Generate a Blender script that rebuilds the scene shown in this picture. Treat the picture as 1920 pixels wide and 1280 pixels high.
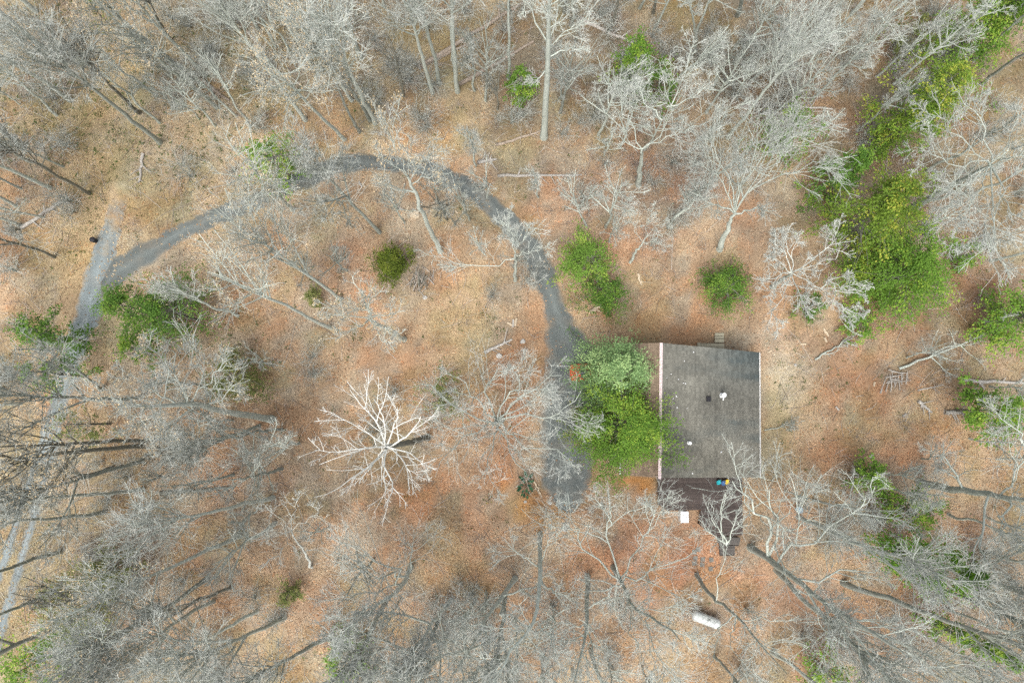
import bpy, math, random
import numpy as np
from mathutils import Vector, Matrix, Euler

# ------------------------------------------------------------------ camera, sky, sun, exposure
for o in list(bpy.data.objects):
    bpy.data.objects.remove(o)
SC = bpy.context.scene
COL = SC.collection
H = 66.6                      # drone height in metres
TH, PH = 0.1112, -0.0093      # slight forward tilt and roll of the drone camera
cam_d = bpy.data.cameras.new('drone_camera')
cam_d.sensor_width = 36.0
cam_d.lens = 24.0
cam_d.clip_end = 3000
cam = bpy.data.objects.new('drone_camera', cam_d)
cam.location = (0, 0, H)
cam.rotation_euler = (TH, PH, 0)
COL.objects.link(cam)
SC.camera = cam

world = bpy.data.worlds.new('World')
SC.world = world
world.use_nodes = True
wn = world.node_tree
wn.nodes.clear()
sky = wn.nodes.new('ShaderNodeTexSky')
sky.sky_type = 'NISHITA'
sky.sun_disc = False
SUN_EL, SUN_AZ = math.radians(62), math.radians(200)
sky.sun_elevation = SUN_EL
sky.sun_rotation = SUN_AZ
sky.air_density = 1.0
sky.dust_density = 6.0
sky.ozone_density = 0.6
hsv = wn.nodes.new('ShaderNodeHueSaturation')      # overcast: the cloud deck greys the sky
hsv.inputs['Saturation'].default_value = 0.42
bg = wn.nodes.new('ShaderNodeBackground')
bg.inputs['Strength'].default_value = 0.15
wo = wn.nodes.new('ShaderNodeOutputWorld')
wn.links.new(sky.outputs[0], hsv.inputs['Color'])
wn.links.new(hsv.outputs[0], bg.inputs[0])
wn.links.new(bg.outputs[0], wo.inputs[0])

sun_d = bpy.data.lights.new('sun', 'SUN')
sun_d.energy = 0.9
sun_d.angle = math.radians(36)
sun_d.color = (1.0, 0.985, 0.90)
sun = bpy.data.objects.new('sun', sun_d)
sun.rotation_euler = (math.pi / 2 - SUN_EL, 0, math.pi - SUN_AZ)
sun.location = (0, 0, 80)
COL.objects.link(sun)

SC.view_settings.view_transform = 'Standard'
SC.view_settings.look = 'None'
SC.view_settings.gamma = 1.0
SC.view_settings.exposure = 0.70
SC.view_settings.use_curve_mapping = False
SC.render.engine = 'CYCLES'
SC.cycles.max_bounces = 4
SC.cycles.diffuse_bounces = 2
SC.cycles.glossy_bounces = 2
SC.cycles.transmission_bounces = 2
SC.cycles.use_denoising = False

# ------------------------------------------------------------------ helpers
RNG = np.random.default_rng(7)
random.seed(7)
CM = np.array(Euler((TH, PH, 0)).to_matrix())


def G(px, py, z=0.0):
    """ground plan position of a point of the photograph that lies at height z"""
    d = CM @ np.array([(px - 960) / 1280, (640 - py) / 1280, -1.0])
    t = (z - H) / d[2]
    return Vector((d[0] * t, d[1] * t, z))


def W2P(x, y, z=0.0):
    d = np.stack([x, y, np.zeros_like(x) + z - H], -1) @ CM
    return 960 - 1280 * d[..., 0] / d[..., 2], 640 + 1280 * d[..., 1] / d[..., 2]


def hgt(x, y):
    return 0.05 * np.sin(x * 0.31 + 1.3) * np.cos(y * 0.27) + 0.04 * np.sin(x * 0.13 - y * 0.21)


def hz(v):
    return float(hgt(v[0], v[1]))


class Noise:
    def __init__(self, seed):
        self.g = np.random.default_rng(seed).random((64, 64))

    def __call__(self, x, y, s):
        x, y = np.asarray(x, float) / s, np.asarray(y, float) / s
        xi, yi = np.floor(x).astype(int), np.floor(y).astype(int)
        fx, fy = x - xi, y - yi
        fx, fy = fx * fx * (3 - 2 * fx), fy * fy * (3 - 2 * fy)
        g = self.g
        a, b = g[xi % 64, yi % 64], g[(xi + 1) % 64, yi % 64]
        c, d = g[xi % 64, (yi + 1) % 64], g[(xi + 1) % 64, (yi + 1) % 64]
        return (a * (1 - fx) + b * fx) * (1 - fy) + (c * (1 - fx) + d * fx) * fy

    def fbm(self, x, y, s):
        return (self(x, y, s) * .5 + self(x + 31, y + 17, s / 2.1) * .3 + self(x + 7, y + 53, s / 4.3) * .2)


N1, N2, N3 = Noise(1), Noise(2), Noise(3)


def raw_mesh(name, v, f, col=None, smooth=False):
    """mesh from a vertex array and an array of quads (or triangles)"""
    v = np.asarray(v, np.float32)
    f = np.asarray(f, np.int32)
    me = bpy.data.meshes.new(name)
    me.vertices.add(len(v))
    me.vertices.foreach_set('co', v.ravel())
    k = f.shape[1]
    me.loops.add(f.size)
    me.loops.foreach_set('vertex_index', f.ravel())
    me.polygons.add(len(f))
    me.polygons.foreach_set('loop_start', np.arange(len(f), dtype=np.int32) * k)
    if smooth:
        me.polygons.foreach_set('use_smooth', np.ones(len(f), dtype=bool))
    if col is not None:
        ca = me.color_attributes.new('Col', 'FLOAT_COLOR', 'POINT')
        c4 = np.ones((len(v), 4), np.float32)
        c4[:, :3] = col
        ca.data.foreach_set('color', c4.ravel())
    me.update(calc_edges=True)
    return me


def link(name, me, mat=None, parent=None, kind=None):
    o = bpy.data.objects.new(name, me)
    COL.objects.link(o)
    if mat is not None and me is not None and len(me.materials) == 0:
        me.materials.append(mat)
    if parent is not None:
        o.parent = parent
    if kind:
        o['kind'] = kind
    return o


def tag(o, label, cat, group=None):
    o['label'] = label
    o['category'] = cat
    if group:
        o['group'] = group
    return o


def empty(name, loc=(0, 0, 0), rz=0.0):
    o = bpy.data.objects.new(name, None)
    o.empty_display_size = 0.3
    o.location = loc
    o.rotation_euler = (0, 0, rz)
    COL.objects.link(o)
    return o


def copy_tree(o, parent=None):
    c = o.copy()
    COL.objects.link(c)
    c.parent = parent
    for ch in KIDS.get(o.name, []):
        copy_tree(ch, c)
    return c


KIDS = {}


class MB:
    """collects simple solids into ONE mesh"""

    def __init__(self):
        self.v, self.f = [], []

    def box(self, c, s, m=None):
        b = len(self.v)
        for z in (-.5, .5):
            for x, y in ((-.5, -.5), (.5, -.5), (.5, .5), (-.5, .5)):
                p = Vector((x * s[0], y * s[1], z * s[2]))
                if m is not None:
                    p = m @ p
                self.v.append(Vector(c) + p)
        self.f += [[b + i for i in q] for q in ((3, 2, 1, 0), (4, 5, 6, 7), (0, 1, 5, 4), (1, 2, 6, 5), (2, 3, 7, 6), (3, 0, 4, 7))]
        return self

    def prism(self, poly, z0, z1):
        b, n = len(self.v), len(poly)
        self.v += [Vector((p[0], p[1], z0)) for p in poly] + [Vector((p[0], p[1], z1)) for p in poly]
        self.f.append([b + i for i in range(n)][::-1])
        self.f.append([b + n + i for i in range(n)])
        self.f += [[b + i, b + (i + 1) % n, b + n + (i + 1) % n, b + n + i] for i in range(n)]
        return self

    def hexa(self, p):
        """solid from 8 corner points (bottom four, top four)"""
        b = len(self.v)
        self.v += [Vector(q) for q in p]
        self.f += [[b + i for i in q] for q in ((3, 2, 1, 0), (4, 5, 6, 7), (0, 1, 5, 4), (1, 2, 6, 5), (2, 3, 7, 6), (3, 0, 4, 7))]
        return self

    def lathe(self, prof, n=24, m=None, c=(0, 0, 0)):
        b = len(self.v)
        for r, z in prof:
            for i in range(n):
                a = 2 * math.pi * i / n
                p = Vector((r * math.cos(a), r * math.sin(a), z))
                if m is not None:
                    p = m @ p
                self.v.append(Vector(c) + p)
        k = len(prof)
        for j in range(k - 1):
            for i in range(n):
                i2 = (i + 1) % n
                self.f.append([b + j * n + i, b + j * n + i2, b + (j + 1) * n + i2, b + (j + 1) * n + i])
        self.f.append([b + i for i in range(n)][::-1])
        self.f.append([b + (k - 1) * n + i for i in range(n)])
        return self

    def tube(self, pts, r, n=8):
        pts = [Vector(p) for p in pts]
        rs = r if isinstance(r, (list, tuple)) else [r] * len(pts)
        b = len(self.v)
        for i, p in enumerate(pts):
            t = (pts[min(i + 1, len(pts) - 1)] - pts[max(i - 1, 0)]).normalized()
            ref = Vector((0, 0, 1)) if abs(t.z) < .9 else Vector((1, 0, 0))
            a = t.cross(ref).normalized()
            bb = t.cross(a)
            for k in range(n):
                w = 2 * math.pi * k / n
                self.v.append(p + (a * math.cos(w) + bb * math.sin(w)) * rs[i])
        for i in range(len(pts) - 1):
            for k in range(n):
                k2 = (k + 1) % n
                self.f.append([b + i * n + k, b + i * n + k2, b + (i + 1) * n + k2, b + (i + 1) * n + k])
        self.f.append([b + k for k in range(n)])
        self.f.append([b + (len(pts) - 1) * n + k for k in range(n)][::-1])
        return self

    def build(self, name, mat, parent=None, kind=None, smooth=False, bevel=0.0):
        me = bpy.data.meshes.new(name)
        me.from_pydata([tuple(p) for p in self.v], [], self.f)
        if smooth:
            me.polygons.foreach_set('use_smooth', [True] * len(me.polygons))
        me.update()
        o = link(name, me, mat, parent, kind)
        if bevel:
            bv = o.modifiers.new('bevel', 'BEVEL')
            bv.width = bevel
            bv.segments = 2
            bv.limit_method = 'ANGLE'
        return o


# ------------------------------------------------------------------ materials
def mat_base(name, rough=0.9):
    m = bpy.data.materials.new(name)
    m.use_nodes = True
    nt = m.node_tree
    b = nt.nodes['Principled BSDF']
    b.inputs['Roughness'].default_value = rough
    b.inputs['Specular IOR Level'].default_value = 0.25
    return m, nt, b


def noise_mat(name, c1, c2, scale=6.0, rough=0.9, bump=0.0, detail=6, obj_var=0.0, stretch=None, c3=None, spec=None):
    m, nt, b = mat_base(name, rough)
    if spec is not None:
        b.inputs['Specular IOR Level'].default_value = spec
    tc = nt.nodes.new('ShaderNodeTexCoord')
    src = tc.outputs['Object']
    if stretch:
        mp = nt.nodes.new('ShaderNodeMapping')
        mp.inputs['Scale'].default_value = stretch
        nt.links.new(src, mp.inputs[0])
        src = mp.outputs[0]
    nz = nt.nodes.new('ShaderNodeTexNoise')
    nz.inputs['Scale'].default_value = scale
    nz.inputs['Detail'].default_value = detail
    nz.inputs['Roughness'].default_value = 0.65
    nt.links.new(src, nz.inputs['Vector'])
    cr = nt.nodes.new('ShaderNodeValToRGB')
    cr.color_ramp.elements[0].position = 0.32
    cr.color_ramp.elements[1].position = 0.68
    cr.color_ramp.elements[0].color = (*c1, 1)
    cr.color_ramp.elements[1].color = (*c2, 1)
    if c3:
        e = cr.color_ramp.elements.new(0.8)
        e.color = (*c3, 1)
    nt.links.new(nz.outputs['Fac'], cr.inputs[0])
    out = cr.outputs[0]
    if obj_var:
        oi = nt.nodes.new('ShaderNodeObjectInfo')
        mr = nt.nodes.new('ShaderNodeMapRange')
        mr.inputs['To Min'].default_value = 1 - obj_var
        mr.inputs['To Max'].default_value = 1 + obj_var
        nt.links.new(oi.outputs['Random'], mr.inputs['Value'])
        hv = nt.nodes.new('ShaderNodeHueSaturation')
        nt.links.new(mr.outputs[0], hv.inputs['Value'])
        nt.links.new(out, hv.inputs['Color'])
        out = hv.outputs[0]
    nt.links.new(out, b.inputs['Base Color'])
    if bump:
        bp = nt.nodes.new('ShaderNodeBump')
        bp.inputs['Strength'].default_value = bump
        bp.inputs['Distance'].default_value = 0.03
        nt.links.new(nz.outputs['Fac'], bp.inputs['Height'])
        nt.links.new(bp.outputs[0], b.inputs['Normal'])
    return m


def attr_mat(name, rough=0.85, translucent=0.0, fine=None, fine_amt=0.4, bump=0.0, bump_d=0.02, val_var=0.0):
    """colour comes from the mesh's own colour attribute, plus fine grain"""
    m, nt, b = mat_base(name, rough)
    at = nt.nodes.new('ShaderNodeAttribute')
    at.attribute_name = 'Col'
    out = at.outputs['Color']
    if fine:
        tc = nt.nodes.new('ShaderNodeTexCoord')
        nz = nt.nodes.new('ShaderNodeTexNoise')
        nz.inputs['Scale'].default_value = fine
        nz.inputs['Detail'].default_value = 5
        nz.inputs['Roughness'].default_value = 0.7
        nt.links.new(tc.outputs['Object'], nz.inputs['Vector'])
        mr = nt.nodes.new('ShaderNodeMapRange')
        mr.inputs['From Min'].default_value = 0.3
        mr.inputs['From Max'].default_value = 0.7
        mr.inputs['To Min'].default_value = 1 - fine_amt
        mr.inputs['To Max'].default_value = 1 + fine_amt
        nt.links.new(nz.outputs['Fac'], mr.inputs['Value'])
        mx = nt.nodes.new('ShaderNodeVectorMath')
        mx.operation = 'SCALE'
        nt.links.new(out, mx.inputs[0])
        nt.links.new(mr.outputs[0], mx.inputs['Scale'])
        out = mx.outputs[0]
        if bump:
            bp = nt.nodes.new('ShaderNodeBump')
            bp.inputs['Strength'].default_value = bump
            bp.inputs['Distance'].default_value = bump_d
            nt.links.new(nz.outputs['Fac'], bp.inputs['Height'])
            nt.links.new(bp.outputs[0], b.inputs['Normal'])
    if val_var:
        oi = nt.nodes.new('ShaderNodeObjectInfo')
        mr = nt.nodes.new('ShaderNodeMapRange')
        mr.inputs['To Min'].default_value = 1 - val_var
        mr.inputs['To Max'].default_value = 1 + val_var
        nt.links.new(oi.outputs['Random'], mr.inputs['Value'])
        mx = nt.nodes.new('ShaderNodeVectorMath')
        mx.operation = 'SCALE'
        nt.links.new(out, mx.inputs[0])
        nt.links.new(mr.outputs[0], mx.inputs['Scale'])
        out = mx.outputs[0]
    nt.links.new(out, b.inputs['Base Color'])
    if translucent:
        tr = nt.nodes.new('ShaderNodeBsdfTranslucent')
        nt.links.new(out, tr.inputs['Color'])
        ms = nt.nodes.new('ShaderNodeMixShader')
        ms.inputs[0].default_value = translucent
        nt.links.new(b.outputs[0], ms.inputs[1])
        nt.links.new(tr.outputs[0], ms.inputs[2])
        nt.links.new(ms.outputs[0], nt.nodes['Material Output'].inputs['Surface'])
    return m


M = {}
M['bark_pale'] = noise_mat('bark_pale', (.38, .42, .37), (.60, .65, .59), 5, .9, .5, obj_var=.16, stretch=(1, 1, .35), c3=(.26, .26, .23))
M['bark_grey'] = noise_mat('bark_grey', (.25, .275, .24), (.45, .485, .43), 6, .95, .6, obj_var=.2, stretch=(1, 1, .3))
M['bark_dark'] = noise_mat('bark_dark', (.13, .13, .105), (.27, .265, .22), 6, .95, .6, obj_var=.2, stretch=(1, 1, .3))
M['bark_white'] = noise_mat('bark_white', (.46, .48, .44), (.70, .73, .68), 4, .85, .3, obj_var=.05, c3=(.42, .40, .34))
M['bark_char'] = noise_mat('bark_char', (.006, .006, .007), (.016, .016, .017), 9, .95, .6)
M['twig_pale'] = noise_mat('twig_pale', (.42, .44, .405), (.63, .66, .615), 2, .95, 0, detail=2, obj_var=.14)
M['twig_grey'] = noise_mat('twig_grey', (.35, .37, .34), (.54, .57, .53), 2, .95, 0, detail=2, obj_var=.16)
M['twig_white'] = noise_mat('twig_white', (.46, .48, .44), (.66, .69, .64), 2, .9, 0, detail=2)
M['syc_bark'] = noise_mat('sycamore_bark', (.66, .67, .62), (.86, .87, .83), 4, .8, .2)
M['syc_twig'] = noise_mat('sycamore_twig', (.62, .62, .56), (.80, .80, .74), 2, .9, 0, detail=2)
M['deadwood'] = noise_mat('deadwood', (.24, .19, .15), (.46, .39, .32), 5, .95, .5, obj_var=.15, stretch=(1, 1, 1))
M['deadwood_grey'] = noise_mat('deadwood_grey', (.30, .28, .25), (.55, .52, .48), 5, .95, .5, obj_var=.15)
M['cutwood'] = noise_mat('cutwood', (.45, .36, .25), (.68, .58, .44), 7, .9, .3, obj_var=.12)
M['leaf'] = attr_mat('leaf_litter', .85)
M['tanleaf'] = attr_mat('tan_leaves', .8, .3)
M['needle'] = attr_mat('evergreen_foliage', .7, .3, val_var=.10)
M['brush'] = attr_mat('brush_stems', .95)

# ------------------------------------------------------------------ ground
BLOBS = [  # px, py, rx, ry, colour, strength : what lies on the ground there
    (200, 210, 70, 260, (.44, .325, .19), .95), (120, 650, 90, 140, (.40, .27, .165), .5), (30, 950, 60, 200, (.43, .315, .19), .9),
    (170, 440, 60, 60, (.43, .31, .18), .7), (60, 420, 120, 140, (.36, .25, .16), .6), (430, 120, 130, 60, (.40, .30, .18), .5),
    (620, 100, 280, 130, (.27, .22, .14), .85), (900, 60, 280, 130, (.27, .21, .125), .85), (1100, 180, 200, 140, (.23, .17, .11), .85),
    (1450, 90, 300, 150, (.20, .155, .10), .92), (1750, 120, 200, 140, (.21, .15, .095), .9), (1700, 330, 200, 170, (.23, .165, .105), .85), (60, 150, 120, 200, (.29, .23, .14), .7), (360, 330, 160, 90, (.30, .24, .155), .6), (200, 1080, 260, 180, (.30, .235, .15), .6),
    (1100, 390, 110, 110, (.34, .205, .135), .6), (1270, 380, 120, 110, (.30, .185, .125), .7), (1240, 590, 160, 45, (.42, .26, .15), .8),
    (760, 270, 180, 30, (.49, .335, .195), .8), (900, 330, 50, 60, (.47, .31, .18), .7), (700, 600, 180, 150, (.45, .29, .18), .7),
    (880, 600, 80, 90, (.46, .31, .18), .6), (840, 950, 230, 80, (.43, .25, .145), .8), (960, 780, 60, 140, (.38, .205, .115), .9),
    (1700, 560, 160, 70, (.30, .165, .10), .8), (1650, 700, 200, 90, (.36, .205, .12), .85), (1580, 830, 140, 60, (.43, .275, .16), .7),
    (1470, 745, 48, 95, (.58, .48, .32), 1.0), (1460, 640, 60, 35, (.42, .33, .25), .7), (1680, 860, 200, 70, (.41, .25, .15), .7),
    (1500, 1130, 300, 160, (.40, .24, .155), .6), (1240, 1060, 160, 110, (.35, .19, .115), .85), (1780, 1100, 200, 150, (.35, .235, .16), .6),
    (960, 925, 28, 40, (.50, .235, .07), .9), (1005, 965, 45, 30, (.47, .24, .09), .8), (1190, 905, 50, 14, (.42, .20, .06), .95),
    (700, 1150, 200, 120, (.42, .265, .17), .6), (420, 1150, 200, 100, (.38, .25, .165), .6), (310, 1180, 60, 40, (.46, .27, .15), .7),
    (450, 900, 150, 90, (.35, .235, .155), .6), (540, 380, 80, 80, (.40, .28, .18), .5), (620, 480, 90, 80, (.36, .235, .16), .5),
    (420, 640, 90, 70, (.33, .22, .14), .6), (1690, 770, 30, 20, (.42, .33, .23), .7), (1735, 760, 20, 25, (.45, .36, .24), .6),
    (1310, 1205, 40, 25, (.36, .27, .16), .5), (1420, 950, 30, 60, (.40, .31, .19), .6), (780, 1090, 60, 30, (.38, .30, .17), .5),
]


def ground_col(x, y):
    px, py = W2P(x, y)
    c = np.zeros(x.shape + (3,)) + np.array((.352, .262, .172))
    wx = (N1.fbm(x, y, 9) - .5) * 150
    wy = (N2.fbm(x, y, 9) - .5) * 150
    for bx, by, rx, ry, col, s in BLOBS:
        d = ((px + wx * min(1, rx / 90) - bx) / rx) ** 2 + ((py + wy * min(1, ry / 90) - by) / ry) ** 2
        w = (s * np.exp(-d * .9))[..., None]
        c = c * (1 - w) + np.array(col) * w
    n = N3.fbm(x, y, 5.5)[..., None]
    ms = np.clip((np.hypot((px - 960) / 960, (py - 700) / 640) - .72) * 1.6, 0, .6)[..., None] * np.clip((N1.fbm(x + 70, y - 20, 5) - .38) * 4, 0, 1)[..., None]
    c = c * (1 - ms) + c * np.array((.80, .90, .66)) * ms
    c = c * (.68 + .62 * n)
    m = N1.fbm(x + 40, y + 11, 1.3)[..., None]
    c = c * (.70 + .58 * m)
    gr = np.clip((N2.fbm(x - 20, y + 60, 2.6) - .48) * 3.2, 0, .55)[..., None]
    c = c * (1 - gr) + (c.mean(-1, keepdims=True) * np.array((1.06, 1.0, .80))) * gr
    t = N2.fbm(x + 13, y - 37, 3.4)[..., None]
    rust = np.clip((t - .53) * 6, 0, .6)
    c = c * (1 - rust) + c * np.array((.99, .83, .73)) * rust
    pale = np.clip((.43 - t) * 6, 0, .6)
    c = c * (1 - pale) + (c * .55 + np.array((.235, .19, .125))) * pale
    g = np.clip((N2.fbm(x + 90, y, 4.0) - .55) * 5, 0, .5)[..., None]
    return c * (1 - g) + c * np.array((.74, .82, .66)) * g


def axis(lo, hi, step, far):
    a = list(np.arange(lo, hi + step, step))
    s, r = step, []
    v = hi
    while v < far:
        s *= 1.6
        v += s
        r.append(v)
    s, l = step, []
    v = lo
    while v > -far:
        s *= 1.6
        v -= s
        l.append(v)
    return np.array(l[::-1] + a + r)


gx, gy = axis(-66, 66, .7, 900), axis(-48, 52, .7, 900)
X, Y = np.meshgrid(gx, gy, indexing='ij')
Z = hgt(X, Y)
nv = len(gy)
ii, jj = np.meshgrid(np.arange(len(gx) - 1), np.arange(nv - 1), indexing='ij')
a0 = (ii * nv + jj).ravel()
gf = np.stack([a0, a0 + nv, a0 + nv + 1, a0 + 1], 1)
M['ground'] = attr_mat('forest_floor', .95, fine=9.0, fine_amt=.45, bump=.8, bump_d=.05)
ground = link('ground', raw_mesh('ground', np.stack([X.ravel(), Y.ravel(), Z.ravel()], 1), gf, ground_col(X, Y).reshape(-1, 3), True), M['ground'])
ground['kind'] = 'structure'
ground['label'] = 'forest floor covered with brown oak leaf litter'

# ------------------------------------------------------------------ roads
M['asphalt'] = attr_mat('asphalt', .95, fine=13, fine_amt=.35, bump=.5)
M['gravel'] = attr_mat('gravel', .95, fine=11, fine_amt=.45, bump=.6)
RC = {'asphalt': (.138, .156, .152), 'gravel': (.225, .262, .268)}


def catmull(pts, n):
    P = np.asarray(pts, float)
    k = len(P)
    t = np.linspace(0, k - 1, n)
    i = np.clip(np.floor(t).astype(int), 0, k - 2)
    f = (t - i)[:, None]
    p0, p1, p2, p3 = P[np.maximum(i - 1, 0)], P[i], P[i + 1], P[np.minimum(i + 2, k - 1)]
    return .5 * (2 * p1 + (p2 - p0) * f + (2 * p0 - 5 * p1 + 4 * p2 - p3) * f ** 2 + (3 * p1 - p0 - 3 * p2 + p3) * f ** 3)


def strip(name, left, right, mat, z=.03, n=260, ragged=.5, cross=13):
    L = catmull([G(*p)[:2] for p in left], n)
    R = catmull([G(*p)[:2] for p in right], n)
    w = R - L
    wl = np.linalg.norm(w, axis=1, keepdims=True) + 1e-6
    L = L + w / wl * ((N1.fbm(L[:, 0], L[:, 1], 1.3) - .5) * 2 * ragged + (N3.fbm(L[:, 0], L[:, 1], .45) - .5) * .3)[:, None]
    R = R - w / wl * ((N2.fbm(R[:, 0], R[:, 1], 1.3) - .5) * 2 * ragged + (N3.fbm(R[:, 0], R[:, 1], .45) - .5) * .3)[:, None]
    s = np.linspace(0, 1, cross)[None, :, None]
    P = L[:, None] * (1 - s) + R[:, None] * s
    crown = (1 - (2 * s[..., 0] - 1) ** 2) * .03
    Zr = hgt(P[..., 0], P[..., 1]) + z + crown
    edge = np.zeros(cross)
    edge[0] = edge[-1] = -.06
    v = np.dstack([P, Zr + edge[None]]).reshape(-1, 3)
    a, b = np.meshgrid(np.arange(n - 1), np.arange(cross - 1), indexing='ij')
    q = (a * cross + b).ravel()
    base = np.array(RC['asphalt' if mat is M['asphalt'] else 'gravel'])
    big = N3.fbm(P[..., 0], P[..., 1], 3.0)[..., None]
    sml = N1.fbm(P[..., 0] + 9, P[..., 1], .9)[..., None]
    wear = np.interp(np.linspace(0, 1, cross), [0, .12, .28, .5, .72, .88, 1], [.8, 1.05, .86, 1.16, .86, 1.05, .8])[None, :, None]
    dust = np.clip((sml - .5) * 2 + (np.abs(s * 2 - 1) ** 5) * .7, 0, .7)
    C = base * wear * (.72 + .56 * big)
    gcol = ground_col(P[..., 0], P[..., 1])
    soft = np.clip((np.abs(s * 2 - 1) - (.45 if name == 'wheel_track' else .72)) * (2.0 if name == 'wheel_track' else 3.2) + (sml - .5) * 1.2, 0, 1) * np.ones_like(big)
    if name == 'gravel_road':                      # the gravel thins out into the leafy track
        pxx, pyy = W2P(P[..., 0], P[..., 1])
        soft = np.maximum(soft, np.clip((470 - pyy[..., None]) / 90 + (sml - .5) * 1.6, 0, 1))
    C = C * (1 - dust * .35) + np.array((.30, .235, .165)) * dust * .35
    C = C * (1 - soft) + gcol * soft
    o = link(name, raw_mesh(name, v, np.stack([q, q + 1, q + cross + 1, q + cross], 1), C.reshape(-1, 3), True), mat)
    o['kind'] = 'structure'
    return np.vstack([L, R[::-1]])


drive_l = [(1056, 962), (1040, 948), (1022, 925), (1010, 880), (1008, 800), (1016, 720), (1021, 650), (1019, 600), (1008, 552), (985, 505), (955, 458), (915, 410), (865, 367), (800, 338), (720, 322), (640, 328), (570, 358), (490, 395), (400, 428), (310, 475), (235, 535), (190, 560)]
drive_r = [(1072, 962), (1090, 948), (1103, 915), (1112, 880), (1125, 800), (1134, 720), (1118, 650), (1090, 607), (1060, 565), (1043, 508), (1008, 445), (960, 393), (895, 340), (815, 303), (720, 287), (630, 292), (545, 322), (470, 358), (380, 395), (290, 440), (215, 480), (188, 520)]
road_l = [(206, 340), (200, 385), (178, 450), (150, 530), (128, 610), (108, 690), (85, 780), (55, 870), (25, 960), (-8, 1060), (-40, 1160), (-80, 1300)]
road_r = [(240, 340), (240, 385), (228, 440), (212, 530), (178, 620), (150, 700), (125, 790), (104, 870), (78, 960), (52, 1060), (22, 1160), (-10, 1300)]
polys = [strip('driveway', drive_l, drive_r, M['asphalt'], .036)]
# the gravel lane: solid above, two wheel tracks below
polys.append(strip('gravel_road', road_l[:8], road_r[:8], M['gravel'], .028, 160, .5))


def lerp2(a, b, t):
    return [(p[0] * (1 - t) + q[0] * t, p[1] * (1 - t) + q[1] * t) for p, q in zip(a, b)]


polys.append(strip('wheel_track', lerp2(road_l, road_r, .05)[6:], lerp2(road_l, road_r, .42)[6:], M['gravel'], .024, 90, .22))
polys.append(strip('wheel_track', lerp2(road_l, road_r, .58)[6:], lerp2(road_l, road_r, .95)[6:], M['gravel'], .024, 90, .22))


def inside(poly, x, y):
    r = np.zeros(x.shape, bool)
    j = len(poly) - 1
    for i in range(len(poly)):
        xi, yi, xj, yj = *poly[i], *poly[j]
        if yi != yj:
            r ^= ((yi > y) != (yj > y)) & (x < (xj - xi) * (y - yi) / (yj - yi) + xi)
        j = i
    return r


# ------------------------------------------------------------------ house
RID, EE, WE = 7.7, 3.0, 5.9           # ridge and the two eave heights
rN, rS = G(1240, 643, RID), G(1237, 895, RID)
eN, eS = G(1423, 657, EE), G(1425, 895, EE)
wN, wS = G(1166, 646, WE), G(1167, 888, WE)
ux = (rS - rN)
ux.z = 0
LEN = ux.length
ux.normalize()                       # along the ridge, towards the deck
ex = Vector((-ux.y, ux.x, 0))        # towards the east eave
if ex.x < 0:
    ex = -ex
E_RUN = ((eN - rN).dot(ex) + (eS - rS).dot(ex)) / 2
W_RUN = -((wN - rN).dot(ex) + (wS - rS).dot(ex)) / 2
s_mid = ((eN - rN).dot(ux) + (eS - rN).dot(ux) + (wN - rN).dot(ux) + (wS - rN).dot(ux) + LEN) / 5
print('HOUSE len %.2f e %.2f w %.2f  offs %.2f %.2f %.2f %.2f' % (LEN, E_RUN, W_RUN, (eN - rN).dot(ux), (eS - rN).dot(ux) - LEN, (wN - rN).dot(ux), (wS - rN).dot(ux) - LEN))
house = tag(empty('house', (rN + rS) / 2 - Vector((0, 0, RID))), 'house with worn grey brown shingle roof beside the dark deck', 'house')
HO = Vector(house.location)


def hp(s, e, z):
    """house coordinates: s along the ridge from the north gable, e east of the ridge"""
    p = rN + ux * s + ex * e
    return Vector((p.x - HO.x, p.y - HO.y, z))


def roof_z(e):
    return RID - (RID - EE) * e / E_RUN if e >= 0 else RID + (RID - WE) * e / W_RUN


M['siding'] = noise_mat('siding', (.17, .12, .085), (.25, .18, .13), 3, .9, .3, stretch=(.4, .4, 6))
M['trim_white'] = noise_mat('trim_white', (.68, .68, .67), (.82, .82, .81), 3, .6)
M['ridge'] = noise_mat('ridge_cap', (.58, .46, .46), (.80, .68, .68), 9, .85, detail=6)
M['roof_deck'] = noise_mat('roof_deck', (.10, .09, .08), (.15, .14, .12), 4, .9)
M['shingle'] = attr_mat('shingle', .95, fine=35, fine_amt=.25)
M['glass'] = noise_mat('glass', (.03, .04, .05), (.06, .07, .08), 1, .08, spec=.6)
M['galv'] = noise_mat('vent_white', (.78, .80, .81), (.92, .93, .93), 4, .4)
M['black'] = noise_mat('black_plastic', (.02, .02, .022), (.045, .043, .05), 6, .6)

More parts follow.
